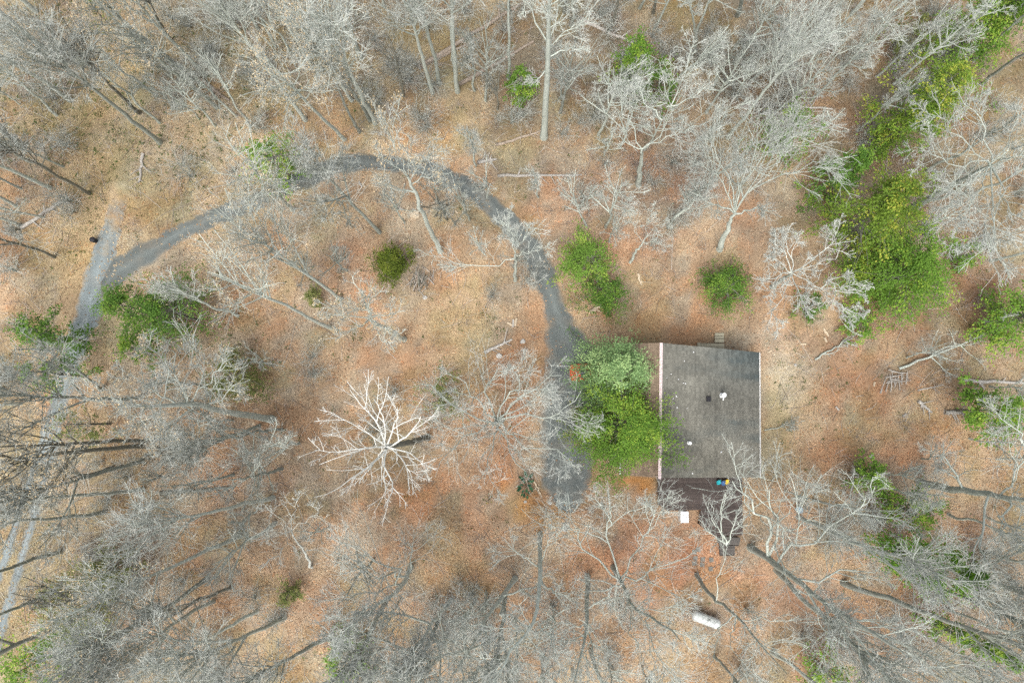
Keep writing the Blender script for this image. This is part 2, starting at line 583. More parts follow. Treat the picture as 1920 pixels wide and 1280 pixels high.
# walls, each a solid 0.15 thick, set in from the roof edge
ov = .35
wall_e, wall_w = E_RUN - ov, -(W_RUN - ov)
for s0, s1 in ((ov, ov + .15), (LEN - ov - .15, LEN - ov)):
    prof = [(wall_w, 0), (wall_e, 0), (wall_e, roof_z(wall_e) - .16), (0, RID - .16), (wall_w, roof_z(wall_w) - .16)]
    mb = MB()
    n = len(prof)
    mb.v = [hp(s0, e, z - .2 if z == 0 else z) for e, z in prof] + [hp(s1, e, z - .2 if z == 0 else z) for e, z in prof]
    mb.f = [list(range(n))[::-1], list(range(n, 2 * n))] + [[i, (i + 1) % n, n + (i + 1) % n, n + i] for i in range(n)]
    mb.build('wall', M['siding'], house)
for e0, e1 in ((wall_w, wall_w + .15), (wall_e - .15, wall_e)):
    zt = min(roof_z(e0), roof_z(e1)) - .16
    s0, s1 = ov + .153, LEN - ov - .153
    MB().hexa([hp(s0, e0, -.2), hp(s0, e1, -.2), hp(s1, e1, -.2), hp(s1, e0, -.2), hp(s0, e0, zt), hp(s0, e1, zt), hp(s1, e1, zt), hp(s1, e0, zt)]).build('wall', M['siding'], house)


def window(s, e, z, w, h, face):
    if face == 'w':
        a, b = hp(s - w / 2, e, z), hp(s + w / 2, e, z)
        out = -ex
    else:
        a, b = hp(s, e - w / 2, z), hp(s, e + w / 2, z)
        out = ux * (1 if face == 's' else -1)
    d = (b - a).normalized()
    f = MB()
    t = .07
    for p, q, z0, z1 in ((a - d * t, b + d * t, z - t, z), (a - d * t, b + d * t, z + h, z + h + t), (a - d * t, a, z, z + h), (b, b + d * t, z, z + h), ((a + b) / 2 - d * .02, (a + b) / 2 + d * .02, z, z + h)):
        i, o_ = out * .002, out * .06
        f.hexa([Vector((r.x, r.y, zz)) for zz in (z0, z1) for r in (p + i, q + i, q + o_, p + o_)])
    fr = f.build('window', M['trim_white'], house)
    i, o_ = out * .004, out * .02
    MB().hexa([Vector((r.x, r.y, zz)) for zz in (z, z + h) for r in (a + i, b + i, b + o_, a + o_)]).build('pane', M['glass'], fr)


for s in (2.2, 5.4, 8.8):
    window(s, wall_w, 1.0, 1.1, 1.3, 'w')
    window(s + .3, wall_w, 3.7, 1.0, 1.1, 'w')
window(LEN - ov, 4.6, 1.25, 1.8, 1.9, 's')
window(LEN - ov, 1.2, 1.25, .9, 2.0, 's')
window(ov, 2.0, 1.2, 1.0, 1.2, 'n')

# roof slabs
rb = MB()
for e0, e1 in ((0, E_RUN), (-W_RUN, 0)):
    rb.hexa([hp(s, e, roof_z(e) - d) for d in (.14, .03) for s, e in ((0, e0), (0, e1), (LEN, e1), (LEN, e0))])
roof = rb.build('roof', M['roof_deck'], house)


def shingles(e_far, cols, seed):
    rng = np.random.default_rng(seed)
    sgn = 1 if e_far > 0 else -1
    run = abs(e_far)
    drop = RID - roof_z(e_far)
    sl = math.hypot(run, drop)
    expo = .19
    nr = int(sl / expo)
    expo = sl / nr
    V, F, C = [], [], []
    dn = Vector((ex.x * sgn * run / sl, ex.y * sgn * run / sl, -drop / sl))
    nrm = ux.cross(dn)
    if nrm.z < 0:
        nrm = -nrm
    top = hp(0, 0, RID - .02)
    for r in range(nr):
        ct = rng.uniform(-.06, .06)
        s = -.03 - rng.random() * .3
        t0, t1 = r * expo - .03, (r + 1) * expo
        while s < LEN + .03:
            w = rng.choice([.26, .33, .45])
            a, b = max(s, -.03) + .006, min(s + w, LEN + .03) - .006
            s += w
            if b - a < .03:
                continue
            lift = .022 + rng.random() * .008
            k = len(V)
            for (q, t, h) in ((a, t0, 0), (b, t0, 0), (b, t1, 0), (a, t1, 0), (a, t0, .004), (b, t0, .004), (b, t1, lift), (a, t1, lift)):
                V.append(top + ux * q + dn * t + nrm * h)
            # weathering: own tone per shingle, algae streaks running down the slope
            mid, u = (a + b) / 2, r / nr
            st = float(N1.fbm(np.array(mid * 1.0), np.array(u * 2.2 + seed * 9), 1.1))
            big = float(N2.fbm(np.array(mid), np.array(u * 9.0 + seed), 4.0))
            tone = .84 + ct + rng.random() * .38 - .02 + (big - .5) * .6
            base = np.array(cols[0]) * (1 - big) + np.array(cols[1]) * big
            if sgn > 0:
                cor = math.exp(-(((mid - .2) / 2.2) ** 2 + ((u - .95) / .45) ** 2))
                cor += .8 * math.exp(-(((mid - 2.3) / .35) ** 2)) * max(0, u - .35) * 1.2
                cor += .7 * math.exp(-(((mid - 8.1) / .3) ** 2)) * max(0, u - .5)
                cor += .9 * max(0, st - .56) * 2.2
                base = base * (1 - .8 * min(1, cor)) + np.array((.06, .082, .088)) * .8 * min(1, cor)
                base = base * np.array((1 + .10 * max(0, mid / LEN - .4), 1 + .06 * max(0, mid / LEN - .4), 1))
            for _ in range(8):
                C.append(base * tone)
            F += [[k + i for i in q] for q in ((4, 5, 6, 7), (3, 2, 6, 7), (0, 1, 5, 4), (1, 2, 6, 5), (0, 3, 7, 4))]
    me = raw_mesh('shingles', np.array([tuple(v) for v in V]), np.array(F), np.array(C))
    return link('shingles', me, M['shingle'], roof, 'stuff')


shingles(E_RUN, ((.126, .125, .110), (.185, .183, .160)), 3)
shingles(-W_RUN, ((.19, .14, .10), (.27, .21, .155)), 4)
rc = MB()
k = 0
q = -.02
while q < LEN:
    for sg in (1, -1):
        sl = (RID - EE) / E_RUN if sg > 0 else (RID - WE) / W_RUN
        z0 = RID + .045 + (k % 2) * .004
        rc.hexa([hp(s, e, z0 - abs(e) * sl - d) for d in (.02, 0) for s, e in ((q, 0), (q, sg * .13), (q + .31, sg * .13), (q + .31, 0))])
    q += .315
    k += 1
rc.build('ridge_cap', M['ridge'], roof)
for e, z in ((E_RUN + .07, EE - .03), (-W_RUN - .07, WE - .03)):
    g = MB()
    for d0, d1, z0, z1 in ((-.06, -.045, -.11, .0), (.045, .06, -.11, .0), (-.045, .045, -.11, -.095)):
        g.hexa([hp(s, e + d, z + zz) for zz in (z0, z1) for s, d in ((-.02, d0), (-.02, d1), (LEN + .02, d1), (LEN + .02, d0))])
    g.build('gutter', M['trim_white'], roof)


def on_roof(px, py):
    """house coordinates of a photograph point on the east slope"""
    z = 5.0
    for _ in range(12):
        p = G(px, py, z)
        e = (p - rN).dot(ex)
        z = roof_z(e)
    return (p - rN).dot(ux), e, z


s, e, z = on_roof(1352, 741)
p = hp(s, e, z)
vp = MB().lathe([(.22, -.1), (.22, .03), (.12, .06), (.10, .42), (.10, .75)], 20, None, p)
v1 = vp.build('vent_pipe', M['galv'], roof, smooth=False)
MB().lathe([(.16, .75), (.20, .78), (.20, .95), (.05, 1.0)], 20, None, p).build('cap', M['galv'], v1)
MB().box(p + Vector((.05, -.42, .10)), (.13, .55, .13)).build('vent_elbow', M['galv'], v1) if False else None
MB().tube([p + Vector((0, 0, .55)), p + Vector((.04, -.28, .55)), p + Vector((.04, -.42, .40))], .06, 10).build('elbow', M['galv'], v1)
s, e, z = on_roof(1291, 830)
p = hp(s, e, z)
v2 = MB().lathe([(.16, -.1), (.16, .03), (.08, .05), (.07, .5)], 18, None, p).build('vent_pipe', M['galv'], roof)
MB().lathe([(.07, .5), (.13, .5), (.14, .56), (.04, .6)], 18, None, p).build('cap', M['galv'], v2)
s, e, z = on_roof(1328, 748)
sl = math.atan2(RID - EE, E_RUN)
rm = Matrix.Rotation(math.atan2(ex.y, ex.x), 3, 'Z') @ Matrix.Rotation(sl, 3, 'Y')
bv = MB().box(hp(s, e, z + .08), (.40, .36, .16), rm).build('box_vent', M['black'], roof, bevel=.02)
MB().box(hp(s, e, z + .18), (.48, .44, .03), rm).build('vent_lid', M['black'], bv)
# pale bits of debris that lie on the shingles
db = MB()
for px, py in ((1283, 677), (1258, 701), (1250, 708), (1281, 718), (1285, 719), (1272, 711), (1268, 743), (1262, 747), (1288, 765), (1269, 764), (1298, 887), (1367, 842), (1352, 847), (1300, 660)):
    s, e, z = on_roof(px, py)
    w = random.uniform(.06, .14)
    db.box(hp(s, e, z + .06), (w, w * random.uniform(.6, 1.2), .05), Matrix.Rotation(random.random() * 3, 3, 'Z') @ rm)
db.build('roof_debris', M['galv'], roof, 'stuff')

# ------------------------------------------------------------------ deck, steps and what stands there
M['deck'] = noise_mat('deck_board', (.058, .046, .043), (.108, .088, .08), 5, .75, .2, obj_var=.22, stretch=(.5, 6, 1), c3=(.13, .095, .075))
M['deck_low'] = noise_mat('old_board', (.075, .068, .062), (.15, .14, .13), 5, .9, .2, obj_var=.2, stretch=(.5, 6, 1))
M['newboard'] = noise_mat('treated_board', (.33, .31, .22), (.50, .47, .36), 5, .85, .2, obj_var=.15, stretch=(.6, 5, 1))
DZ = 1.05


def board_rows(parent, poly_px, z, mat, mat_frame, wid=.138, gap=.012):
    """a platform of separate boards clipped to an outline, on a joist frame with posts"""
    P = [G(x, y, z) for x, y in poly_px]
    y0, y1 = min(p.y for p in P), max(p.y for p in P)
    org = parent.location
    y = y1 - wid / 2
    while y - wid / 2 > y0 + .02:
        xs = []
        for yy in (y - wid / 2 + .01, y + wid / 2 - .01):
            r = []
            for i in range(len(P)):
                a, b = P[i], P[(i + 1) % len(P)]
                if (a.y > yy) != (b.y > yy):
                    r.append(a.x + (b.x - a.x) * (yy - a.y) / (b.y - a.y))
            if len(r) >= 2:
                xs.append((min(r), max(r)))
        if len(xs) == 2:
            a, b = max(xs[0][0], xs[1][0]), min(xs[0][1], xs[1][1])
            if b - a > .1:
                o = MB().box((0, 0, 0), (b - a, wid - gap, .035)).build('plank', mat, parent)
                o.location = (Vector(((a + b) / 2 + random.uniform(-.01, .01), y, z - .018 + random.uniform(-.003, .003))) - org)
        y -= wid
    fr = MB()
    for i in range(len(P)):
        a, b = P[i], P[(i + 1) % len(P)]
        d = (b - a)
        L = d.length
        an = math.atan2(d.y, d.x)
        c = (a + b) / 2 - org
        inn = Vector((-d.y, d.x, 0)).normalized() * .05
        cen = sum(P, Vector()) / len(P)
        if inn.dot(cen - (a + b) / 2) < 0:
            inn = -inn
        fr.box((c.x + inn.x, c.y + inn.y, z - org.z - .16), (max(L - .12, .05), .05, .24), Matrix.Rotation(an, 3, 'Z'))
    fr.build('joist_frame', mat_frame, parent)
    cen = sum(P, Vector()) / len(P)
    for p in P:
        q = p + (cen - p).normalized() * .25
        MB().box((q.x - org.x, q.y - org.y, (z - .28 - .3) / 2 - org.z + .0), (.13, .13, z - .28 + .3)).build('post', mat_frame, parent)


dk = [(1233, 880), (1391, 880), (1393, 1003), (1343, 1006), (1316, 988), (1314, 956), (1251, 957), (1234, 946)]
c = G(1310, 930, 0)
deck = tag(empty('deck', c), 'dark stained timber deck along the south gable of the house', 'deck')
board_rows(deck, dk, DZ, M['deck'], M['deck'])
c = G(1362, 1025, 0)
lowst = tag(empty('deck_steps', c), 'weathered grey timber steps at the lower end of the deck', 'steps')
board_rows(lowst, [(1346, 1007), (1389, 1007), (1386, 1024), (1349, 1024)], .62, M['deck_low'], M['deck_low'])
board_rows(lowst, [(1349, 1022), (1378, 1022), (1378, 1042), (1350, 1042)], .30, M['deck_low'], M['deck_low'])
c = G(1345, 640, 0)
nst = tag(empty('back_steps', c), 'pale timber landing and steps at the north gable', 'steps')
board_rows(nst, [(1308, 642), (1358, 644), (1358, 662), (1308, 660)], .75, M['newboard'], M['newboard'])
for j, (ya, yb) in enumerate(((636, 642.5), (630, 637), (624, 631))):
    board_rows(nst, [(1340.5, ya), (1357.5, ya), (1357.5, yb), (1340.5, yb)], .56 - j * .19, M['newboard'], M['newboard'], wid=.14)

# storage box against the deck
c = G(1284, 969, 1.0)
sb = tag(empty('storage_box', (c.x, c.y, hz(c))), 'white lidded metal box with twigs on it against the deck', 'box')
MB().box((0, 0, .46), (.70, .98, .92)).build('cabinet', M['trim_white'], sb, bevel=.05)
lid = MB().box((0, 0, .965), (.78, 1.06, .08)).build('lid', M['galv'], sb, bevel=.035)
for k in range(9):
    a = random.uniform(.4, 1.1)
    l = random.uniform(.12, .3)
    x, y = random.uniform(-.25, .25), random.uniform(-.38, .38)
    MB().tube([(x - l / 2 * math.cos(a), y - l / 2 * math.sin(a), 1.013), (x + .02, y, 1.02), (x + l / 2 * math.cos(a), y + l / 2 * math.sin(a), 1.013)], .007, 5).build('twig', M['bark_dark'], sb)

# small plastic chairs
M['teal'] = noise_mat('teal_plastic', (.015, .33, .38), (.03, .44, .50), 4, .45)
M['blue'] = noise_mat('blue_plastic', (.05, .12, .28), (.09, .18, .36), 4, .5)
M['yellow'] = noise_mat('yellow_plastic', (.72, .50, .02), (.85, .62, .05), 4, .45)
for px, py, mt, rz, nm in ((1348, 904.5, 'teal', .1, 'turquoise plastic chair, first of three against the house on the deck'), (1356.5, 906, 'blue', -.15, 'blue plastic chair between the turquoise and the yellow one'), (1363.5, 903.5, 'yellow', .05, 'yellow plastic chair nearest the deck corner')):
    c = G(px, py, DZ + .4)
    ch = tag(empty('plastic_chair', (c.x, c.y, DZ), rz), nm, 'chair', 'small plastic chairs on the deck')
    st = MB()
    st.lathe([(.16, .30), (.19, .33), (.205, .345), (.18, .335), (.05, .325)], 18)
    st.build('seat', M[mt], ch, smooth=True)
    bk = MB()
    for i in range(7):
        a = math.radians(40 + i * 100 / 6)
        a2 = a
        p0 = Vector((.195 * math.cos(a), .195 * math.sin(a), .34))
        p1 = Vector((.235 * math.cos(a), .235 * math.sin(a) + .03, .62 + .06 * math.sin((i / 6) * math.pi)))
        bk.hexa([p0 + Vector((-.03, -.008, 0)), p0 + Vector((.03, -.008, 0)), p0 + Vector((.03, .01, 0)), p0 + Vector((-.03, .01, 0)), p1 + Vector((-.035, -.008, 0)), p1 + Vector((.035, -.008, 0)), p1 + Vector((.035, .012, 0)), p1 + Vector((-.035, .012, 0))])
    bk.build('backrest', M[mt], ch)
    for sx, sy in ((-1, -1), (1, -1), (-1, 1), (1, 1)):
        MB().tube([(sx * .12, sy * .12, .325), (sx * .17, sy * .17, .0)], [.022, .018], 8).build('leg', M[mt], ch)

# propane tank
M['tankwhite'] = noise_mat('tank_paint', (.42, .45, .44), (.68, .71, .70), 5, .5, .1, c3=(.36, .38, .36), detail=9)
a, b = G(1302, 1153, .75), G(1347, 1170, .75)
d = (b - a).normalized()
rz = math.atan2(d.y, d.x)
c = (a + b) / 2
tank = tag(empty('propane_tank', (c.x, c.y, hz(c)), rz), 'white cylindrical propane tank lying in the leaves', 'tank')
R_, L_ = .475, 2.05
prof = [(0.001, -L_ / 2 - .36)] + [(R_ * math.sin(t), -L_ / 2 - .36 * math.cos(t)) for t in np.linspace(.15, math.pi / 2, 7)] + [(R_ * math.cos(t), L_ / 2 + .36 * math.sin(t)) for t in np.linspace(0, math.pi / 2 - .15, 7)] + [(.001, L_ / 2 + .36)]
MB().lathe(prof, 28, Matrix.Rotation(math.pi / 2, 3, 'Y'), (0, 0, .68)).build('shell', M['tankwhite'], tank, smooth=True)
dome = MB().lathe([(.20, 1.10), (.20, 1.22), (.17, 1.29), (.08, 1.33), (.001, 1.335)], 20, None, (.1, 0, 0)).build('valve_dome', M['tankwhite'], tank, smooth=True)
for sx in (-.75, .75):
    MB().box((sx, 0, .11), (.12, .60, .26)).build('foot', M['deadwood_grey'], tank)
    MB().tube([(sx * .6, 0, 1.15), (sx * .6, 0, 1.20)], [.05, .04], 10).build('lifting_lug', M['tankwhite'], tank)

# stepping stones
M['paver'] = noise_mat('concrete_paver', (.15, .15, .135), (.24, .235, .21), 8, .95, .4, obj_var=.12)
for i, (px, py) in enumerate(((1309, 1030), (1302, 1034.5), (1304, 1046), (1318, 1048), (1334, 1049), (1302, 1055.5), (1317, 1058), (1333, 1066))):
    c = G(px, py)
    o = MB().box((0, 0, .03), (.42, .42, .06), Matrix.Rotation(random.uniform(-.12, .12), 3, 'Z')).build('stepping_stone', M['paver'], bevel=.012)
    o.location = (c.x, c.y, hz(c) - .01)
    w = ['topmost of the eight', 'left neighbour of the topmost one', 'left one of the second row', 'middle one of the second row', 'right one of the second row', 'left one of the third row', 'middle one of the third row', 'lowest and rightmost of the eight'][i]
    tag(o, 'grey stepping stone below the deck, ' + w, 'stepping stone', 'stepping stones below the deck')

# blue basin
M['palebl'] = noise_mat('pale_blue', (.36, .48, .56), (.46, .58, .66), 5, .6)
c = G(1494, 954)
bb = tag(empty('bird_bath', (c.x, c.y, hz(c))), 'pale blue round basin on a short pedestal under the branches', 'bird bath')
MB().lathe([(.17, -.05), (.17, .04), (.07, .10), (.06, .45), (.10, .50)], 18).build('pedestal', M['palebl'], bb, smooth=True)
MB().lathe([(.08, .50), (.25, .53), (.34, .60), (.35, .615), (.32, .60), (.2, .555), (.02, .55)], 26).build('bowl', M['palebl'], bb, smooth=True)

# black bin by the gravel road
c = G(180, 452)
bn = tag(empty('roadside_bin', (c.x, c.y, hz(c)), .3), 'small black bin standing at the edge of the gravel road', 'bin')
MB().lathe([(.17, -.03), (.21, .0), (.25, .62)], 18).build('body', M['black'], bn, smooth=False)
MB().lathe([(.27, .62), (.275, .66), (.2, .72), (.02, .745)], 18).build('lid', M['black'], bn, smooth=True)

# ------------------------------------------------------------------ orange car under the evergreen
M['carpaint'] = noise_mat('orange_paint', (.60, .115, .04), (.68, .15, .06), 3, .35, spec=.5)
M['tyre'] = noise_mat('tyre', (.015, .015, .016), (.03, .03, .03), 9, .9)
M['rim'] = noise_mat('rim', (.35, .36, .37), (.5, .5, .5), 4, .35)
M['lamp'] = noise_mat('lamp_glass', (.6, .62, .62), (.8, .8, .78), 3, .15, spec=.6)
c = G(1076, 699)
cx, cy = c.x - .45 + 2.0, c.y
car = tag(empty('parked_car', (cx, cy, .06)), 'small orange car mostly hidden under the big evergreen beside the house', 'car')


def loft(sections, name, mat, parent, smooth=True):
    n = len(sections[0])
    V = np.array([p for s_ in sections for p in s_])
    F = []
    for i in range(len(sections) - 1):
        for j in range(n):
            F.append([i * n + j, i * n + (j + 1) % n, (i + 1) * n + (j + 1) % n, (i + 1) * n + j])
    me = bpy.data.meshes.new(name)
    me.from_pydata([tuple(p) for p in V], [], F + [list(range(n))[::-1], [(len(sections) - 1) * n + j for j in range(n)]])
    if smooth:
        me.polygons.foreach_set('use_smooth', [True] * len(me.polygons))
    me.update()
    return link(name, me, mat, parent)


def sect(x, w, z0, z1, r=.12):
    return [(x, -w, z0), (x, -w, z1 - r), (x, -w + r * .6, z1 - r * .15), (x, -w * .4, z1 + .01), (x, w * .4, z1 + .01), (x, w - r * .6, z1 - r * .15), (x, w, z1 - r), (x, w, z0)]


body = loft([sect(-2.0, .55, .35, .62), sect(-1.92, .72, .25, .75), sect(-1.6, .82, .22, .86), sect(-.85, .85, .22, .95), sect(.3, .85, .22, .95), sect(1.5, .84, .22, .97), sect(1.9, .78, .25, .92), sect(2.0, .68, .35, .8)], 'body', M['carpaint'], car)
cab = loft([sect(-.95, .72, .9, .97, .05), sect(-.35, .66, .9, 1.38), sect(.3, .66, .9, 1.46), sect(1.2, .66, .9, 1.43), sect(1.8, .72, .9, .99, .05)], 'cabin', M['carpaint'], car)
MB().hexa([(-.99, -.60, .99), (-.99, .60, .99), (-.45, .50, 1.36), (-.45, -.50, 1.36), (-.97, -.60, 1.02), (-.97, .60, 1.02), (-.47, .50, 1.40), (-.47, -.50, 1.40)]).build('windscreen', M['glass'], cab)
MB().hexa([(1.84, -.60, 1.0), (1.84, .60, 1.0), (1.32, .50, 1.40), (1.32, -.50, 1.40), (1.86, -.60, 1.03), (1.86, .60, 1.03), (1.34, .50, 1.44), (1.34, -.50, 1.44)]).build('rear_window', M['glass'], cab)
for sy in (-1, 1):
    MB().hexa([(x, y, z) for z, x0, x1, yy in ((1.0, -.7, 1.5, .735), (1.34, -.3, 1.2, .68)) for x, y in ((x0, sy * yy), (x1, sy * yy), (x1, sy * (yy - .05)), (x0, sy * (yy - .05)))]).build('side_window', M['glass'], cab)
    MB().lathe([(.02, -.02), (.10, -.01), (.11, .02), (.02, .05)], 14, Matrix.Rotation(-math.pi / 2, 3, 'Y'), (-1.96, sy * .52, .62)).build('headlight', M['lamp'], car)
    for wx in (-1.3, 1.28):
        w = MB().lathe([(.20, -.09), (.30, -.09), (.32, -.05), (.32, .05), (.30, .09), (.20, .09)], 22, Matrix.Rotation(math.pi / 2, 3, 'X'), (wx, sy * .78, .31)).build('wheel', M['tyre'], car)
        MB().lathe([(.02, -.095), (.19, -.095), (.19, .095), (.02, .095)], 14, Matrix.Rotation(math.pi / 2, 3, 'X'), (wx, sy * .78, .31)).build('rim', M['rim'], w)

# ------------------------------------------------------------------ trees: skeletons in numpy
def norm(a):
    return a / (np.linalg.norm(a, axis=-1, keepdims=True) + 1e-9)


def tubes(P, R, s):
    """vertex and quad arrays of many tapered tubes: P (N,K,3), R (N,K)"""
    n, k = P.shape[:2]
    T = norm(np.gradient(P, axis=1))
    mt = norm(P[:, -1] - P[:, 0])
    ref = np.where(np.abs(mt[:, 2:3]) > .8, np.array([[1., 0, 0]]), np.array([[0, 0, 1.]]))[:, None]
    A = norm(np.cross(T, np.broadcast_to(ref, T.shape)))
    B = np.cross(T, A)
    w = np.arange(s) * 2 * np.pi / s
    V = P[:, :, None] + R[:, :, None, None] * (A[:, :, None] * np.cos(w)[None, None, :, None] + B[:, :, None] * np.sin(w)[None, None, :, None])
    i, j, m = np.meshgrid(np.arange(n), np.arange(k - 1), np.arange(s), indexing='ij')
    b = (i * k + j) * s
    q = np.stack([b + m, b + (m + 1) % s, b + s + (m + 1) % s, b + s + m], -1).reshape(-1, 4)
    return V.reshape(-1, 3), q


def merge(parts):
    V, F, o = [], [], 0
    for v, f in parts:
        V.append(v)
        F.append(f + o)
        o += len(v)
    return np.vstack(V), np.vstack(F)


def grow(rng, P, R, num, t_rng, ang, length, K, jit, trop, rr, taper=.35, prof=None, rmin=.006):
    """children of the branches P: num per branch, returned as (N*num,K,3)"""
    n, k = P.shape[:2]
    t = rng.uniform(t_rng[0], t_rng[1], (n, num))
    t = (t + np.linspace(t_rng[0], t_rng[1], num)[None]) / 2 if num > 3 else t
    x = t * (k - 1)
    i = np.clip(x.astype(int), 0, k - 2)
    f = (x - i)[..., None]
    idx = np.arange(n)[:, None]
    S = P[idx, i] * (1 - f) + P[idx, i + 1] * f
    T = norm(P[idx, i + 1] - P[idx, i])
    rad = R[idx, i] * (1 - f[..., 0]) + R[idx, i + 1] * f[..., 0]
    rv = rng.normal(size=T.shape)
    side = norm(rv - (rv * T).sum(-1, keepdims=True) * T)
    a = rng.uniform(ang[0], ang[1], (n, num, 1))
    D = norm(T * np.cos(a) + side * np.sin(a))
    plen = np.linalg.norm(np.diff(P, axis=1), axis=-1).sum(1)[:, None]
    L = (length(t) if callable(length) else length * plen * (1.15 - t * .75)) * rng.uniform(.7, 1.25, (n, num))
    S, D, L, rad = S.reshape(-1, 3), D.reshape(-1, 3), L.reshape(-1), rad.reshape(-1)
    out = [S]
    p = S
    for _ in range(K - 1):
        D = norm(D + rng.normal(size=D.shape) * jit + np.array([0, 0, trop]))
        p = p + D * (L / (K - 1))[:, None]
        out.append(p)
    C = np.stack(out, 1)
    r0 = np.maximum(np.minimum(rad * rr, .9 * rad), rmin)
    RR = r0[:, None] * np.linspace(1, taper, K)[None]
    return C, np.maximum(RR, rmin * .7)


def crown_levels(rng, L1, R1, o):
    """secondary and tertiary branches and twigs that grow on the limbs"""
    L2, R2 = grow(rng, L1, R1, o.get('n2', 7), (.25, .98), (.5, 1.0), o.get('l2', .42), 6, o.get('jit', .18), o.get('trop', .05), .55, rmin=o.get('r2', .020))
    L3, R3 = grow(rng, L2, R2, o.get('n3', 6), (.2, 1.0), (.45, 1.05), o.get('l3', .52), 3, o.get('jit', .18) * 1.1, o.get('trop', .05), .6, rmin=o.get('r3', .012))
    L4, R4 = grow(rng, L3, R3, o.get('n4', 3), (.25, 1.0), (.4, 1.0), o.get('l4', .75), 2, .18, .03, .7, rmin=.0072)
    return L2, R2, L3, R3, L4, R4


def leaf_quads(rng, pts, size, cols, jitter=.12):
    n = len(pts)
    c = pts + rng.normal(size=(n, 3)) * jitter
    a = norm(rng.normal(size=(n, 3)))
    b = norm(np.cross(a, rng.normal(size=(n, 3))))
    s = rng.uniform(.6, 1.3, (n, 1)) * size
    V = np.stack([c - a * s, c + b * s * .55, c + a * s, c - b * s * .55], 1).reshape(-1, 3)
    F = np.arange(n * 4).reshape(-1, 4)
    k = rng.integers(0, len(cols), n)
    C = np.repeat(np.array(cols)[k] * rng.uniform(.8, 1.2, (n, 1)), 4, axis=0)
    return V, F, C


TANS = [(.66, .52, .31), (.70, .58, .38), (.58, .43, .24), (.72, .62, .45)]


def tree_meshes(name, seed, trunk, tr, limbs, limb_r, o, leaves=0):
    """trunk: (K,3) polyline; limbs: (N,K,3). Returns the meshes trunk / crown / twigs / leaves"""
    rng = np.random.default_rng(seed)
    tv = [tubes(trunk[None], tr[None], 9)]
    me_t = raw_mesh(name + '_trunk', *tv[0], None, True)
    L2, R2, L3, R3, L4, R4 = crown_levels(rng, limbs, limb_r, o)
    me_c = raw_mesh(name + '_crown', *merge([tubes(limbs, limb_r, 5), tubes(L2, R2, 3)]), None, True)
    me_w = raw_mesh(name + '_twigs', *merge([tubes(L3, R3, 3), tubes(L4, R4, 3)]), None, True)
    me_l = None
    if leaves:
        pts = L4.reshape(-1, 3)
        pts = pts[rng.integers(0, len(pts), leaves)]
        v, f, c = leaf_quads(rng, pts, .058, TANS)
        me_l = raw_mesh(name + '_leaves', v, f, c)
    return me_t, me_c, me_w, me_l


def auto_tree(name, seed, h, r0, cs, spread, n1, fork=False, leaves=0, o=None, up=(.5, .95), bend=.02):
    """a forest tree: long bare bole, ascending limbs in the upper part"""
    rng = np.random.default_rng(seed)
    K = 16
    t = np.linspace(0, 1, K)
    wob = np.cumsum(rng.normal(size=(K, 2)) * bend * h / K * 2, axis=0)
    wob -= wob[0]
    trunk = np.column_stack([wob, t * h * .93])
    trunk[0, 2] = -.4
    tr = r0 * (1 - t) ** .75 * .96 + .025
    tr[0] *= 1.35
    tr[1] *= 1.06
    o = dict(o or {})
    maxl = spread

    def ln(tt):
        u = (tt - cs) / (1 - cs)
        return maxl * (np.sin(np.clip(u * .85 + .12, 0, 1) * np.pi) ** .6 * (1.05 - .45 * u) + .1)
    limbs, lr = grow(rng, trunk[None], tr[None], n1, (cs, .98), up, ln, 9, .08, .07, .66, .25, rmin=.045)
    if fork:
        f, fr = grow(rng, trunk[None], tr[None], 2, (cs * .8, cs * 1.05), (.25, .42), lambda tt: h * .48 + tt * 0, 9, .08, .06, .8, .3)
        sub, sr = grow(rng, f, fr, 6, (.25, .98), up, maxl * .8 / (h * .48), 9, .1, .07, .6, .25, rmin=.03)
        limbs, lr = np.concatenate([limbs, f, sub]), np.concatenate([lr, fr, sr])
    return tree_meshes(name, seed + 1, trunk, tr, limbs, lr, o, leaves)


def make_tree(name, meshes, bark, twig, parent_loc, rot=None, scale=1.0):
    root = empty(name, parent_loc)
    if rot is not None:
        root.rotation_euler = rot
    root.scale = (scale,) * 3
    mt, mc, mw, ml = meshes
    parts = []
    for nm, me, mat, par in (('trunk', mt, bark, None), ('crown', mc, bark, None), ('twigs', mw, twig, 'c'), ('leaves', ml, M['tanleaf'], 'c')):
        if me is None:
            continue
        o = bpy.data.objects.new(nm, me)
        if len(me.materials) == 0:
            me.materials.append(mat)
        COL.objects.link(o)
        o.material_slots[0].link = 'OBJECT'
        o.material_slots[0].material = mat
        o.parent = parts[1] if par else root
        if par:
            o['kind'] = 'stuff'
        parts.append(o)
    return root


VAR = {}
for i in range(5):
    VAR['tall', i] = auto_tree('tall%d' % i, 100 + i, 25, .165 + .025 * (i % 3), .45 + .05 * (i % 3), 5.4 + .6 * (i % 3), 17, fork=(i % 2 == 1), o=dict(n2=7, n3=5, n4=2, jit=.07, trop=.06, l2=.55, l3=.62, l4=.9, r2=.027, r3=.016), up=(.25, .6))
for i in range(3):
    VAR['leafy', i] = auto_tree('leafy%d' % i, 200 + i, 24, .17, .40 + .05 * i, 5.6, 18, fork=(i == 1), leaves=2000, o=dict(n2=6, n3=4, n4=1, jit=.09, l2=.52, l3=.6, l4=.9, r2=.025, r3=.014), up=(.4, .8))
for i in range(3):
    VAR['mid', i] = auto_tree('mid%d' % i, 300 + i, 13, .11, .28, 3.6, 14, o=dict(n2=6, n3=5, n4=2, l3=.6, l4=.9, jit=.1, r2=.018, r3=.013), bend=.05)
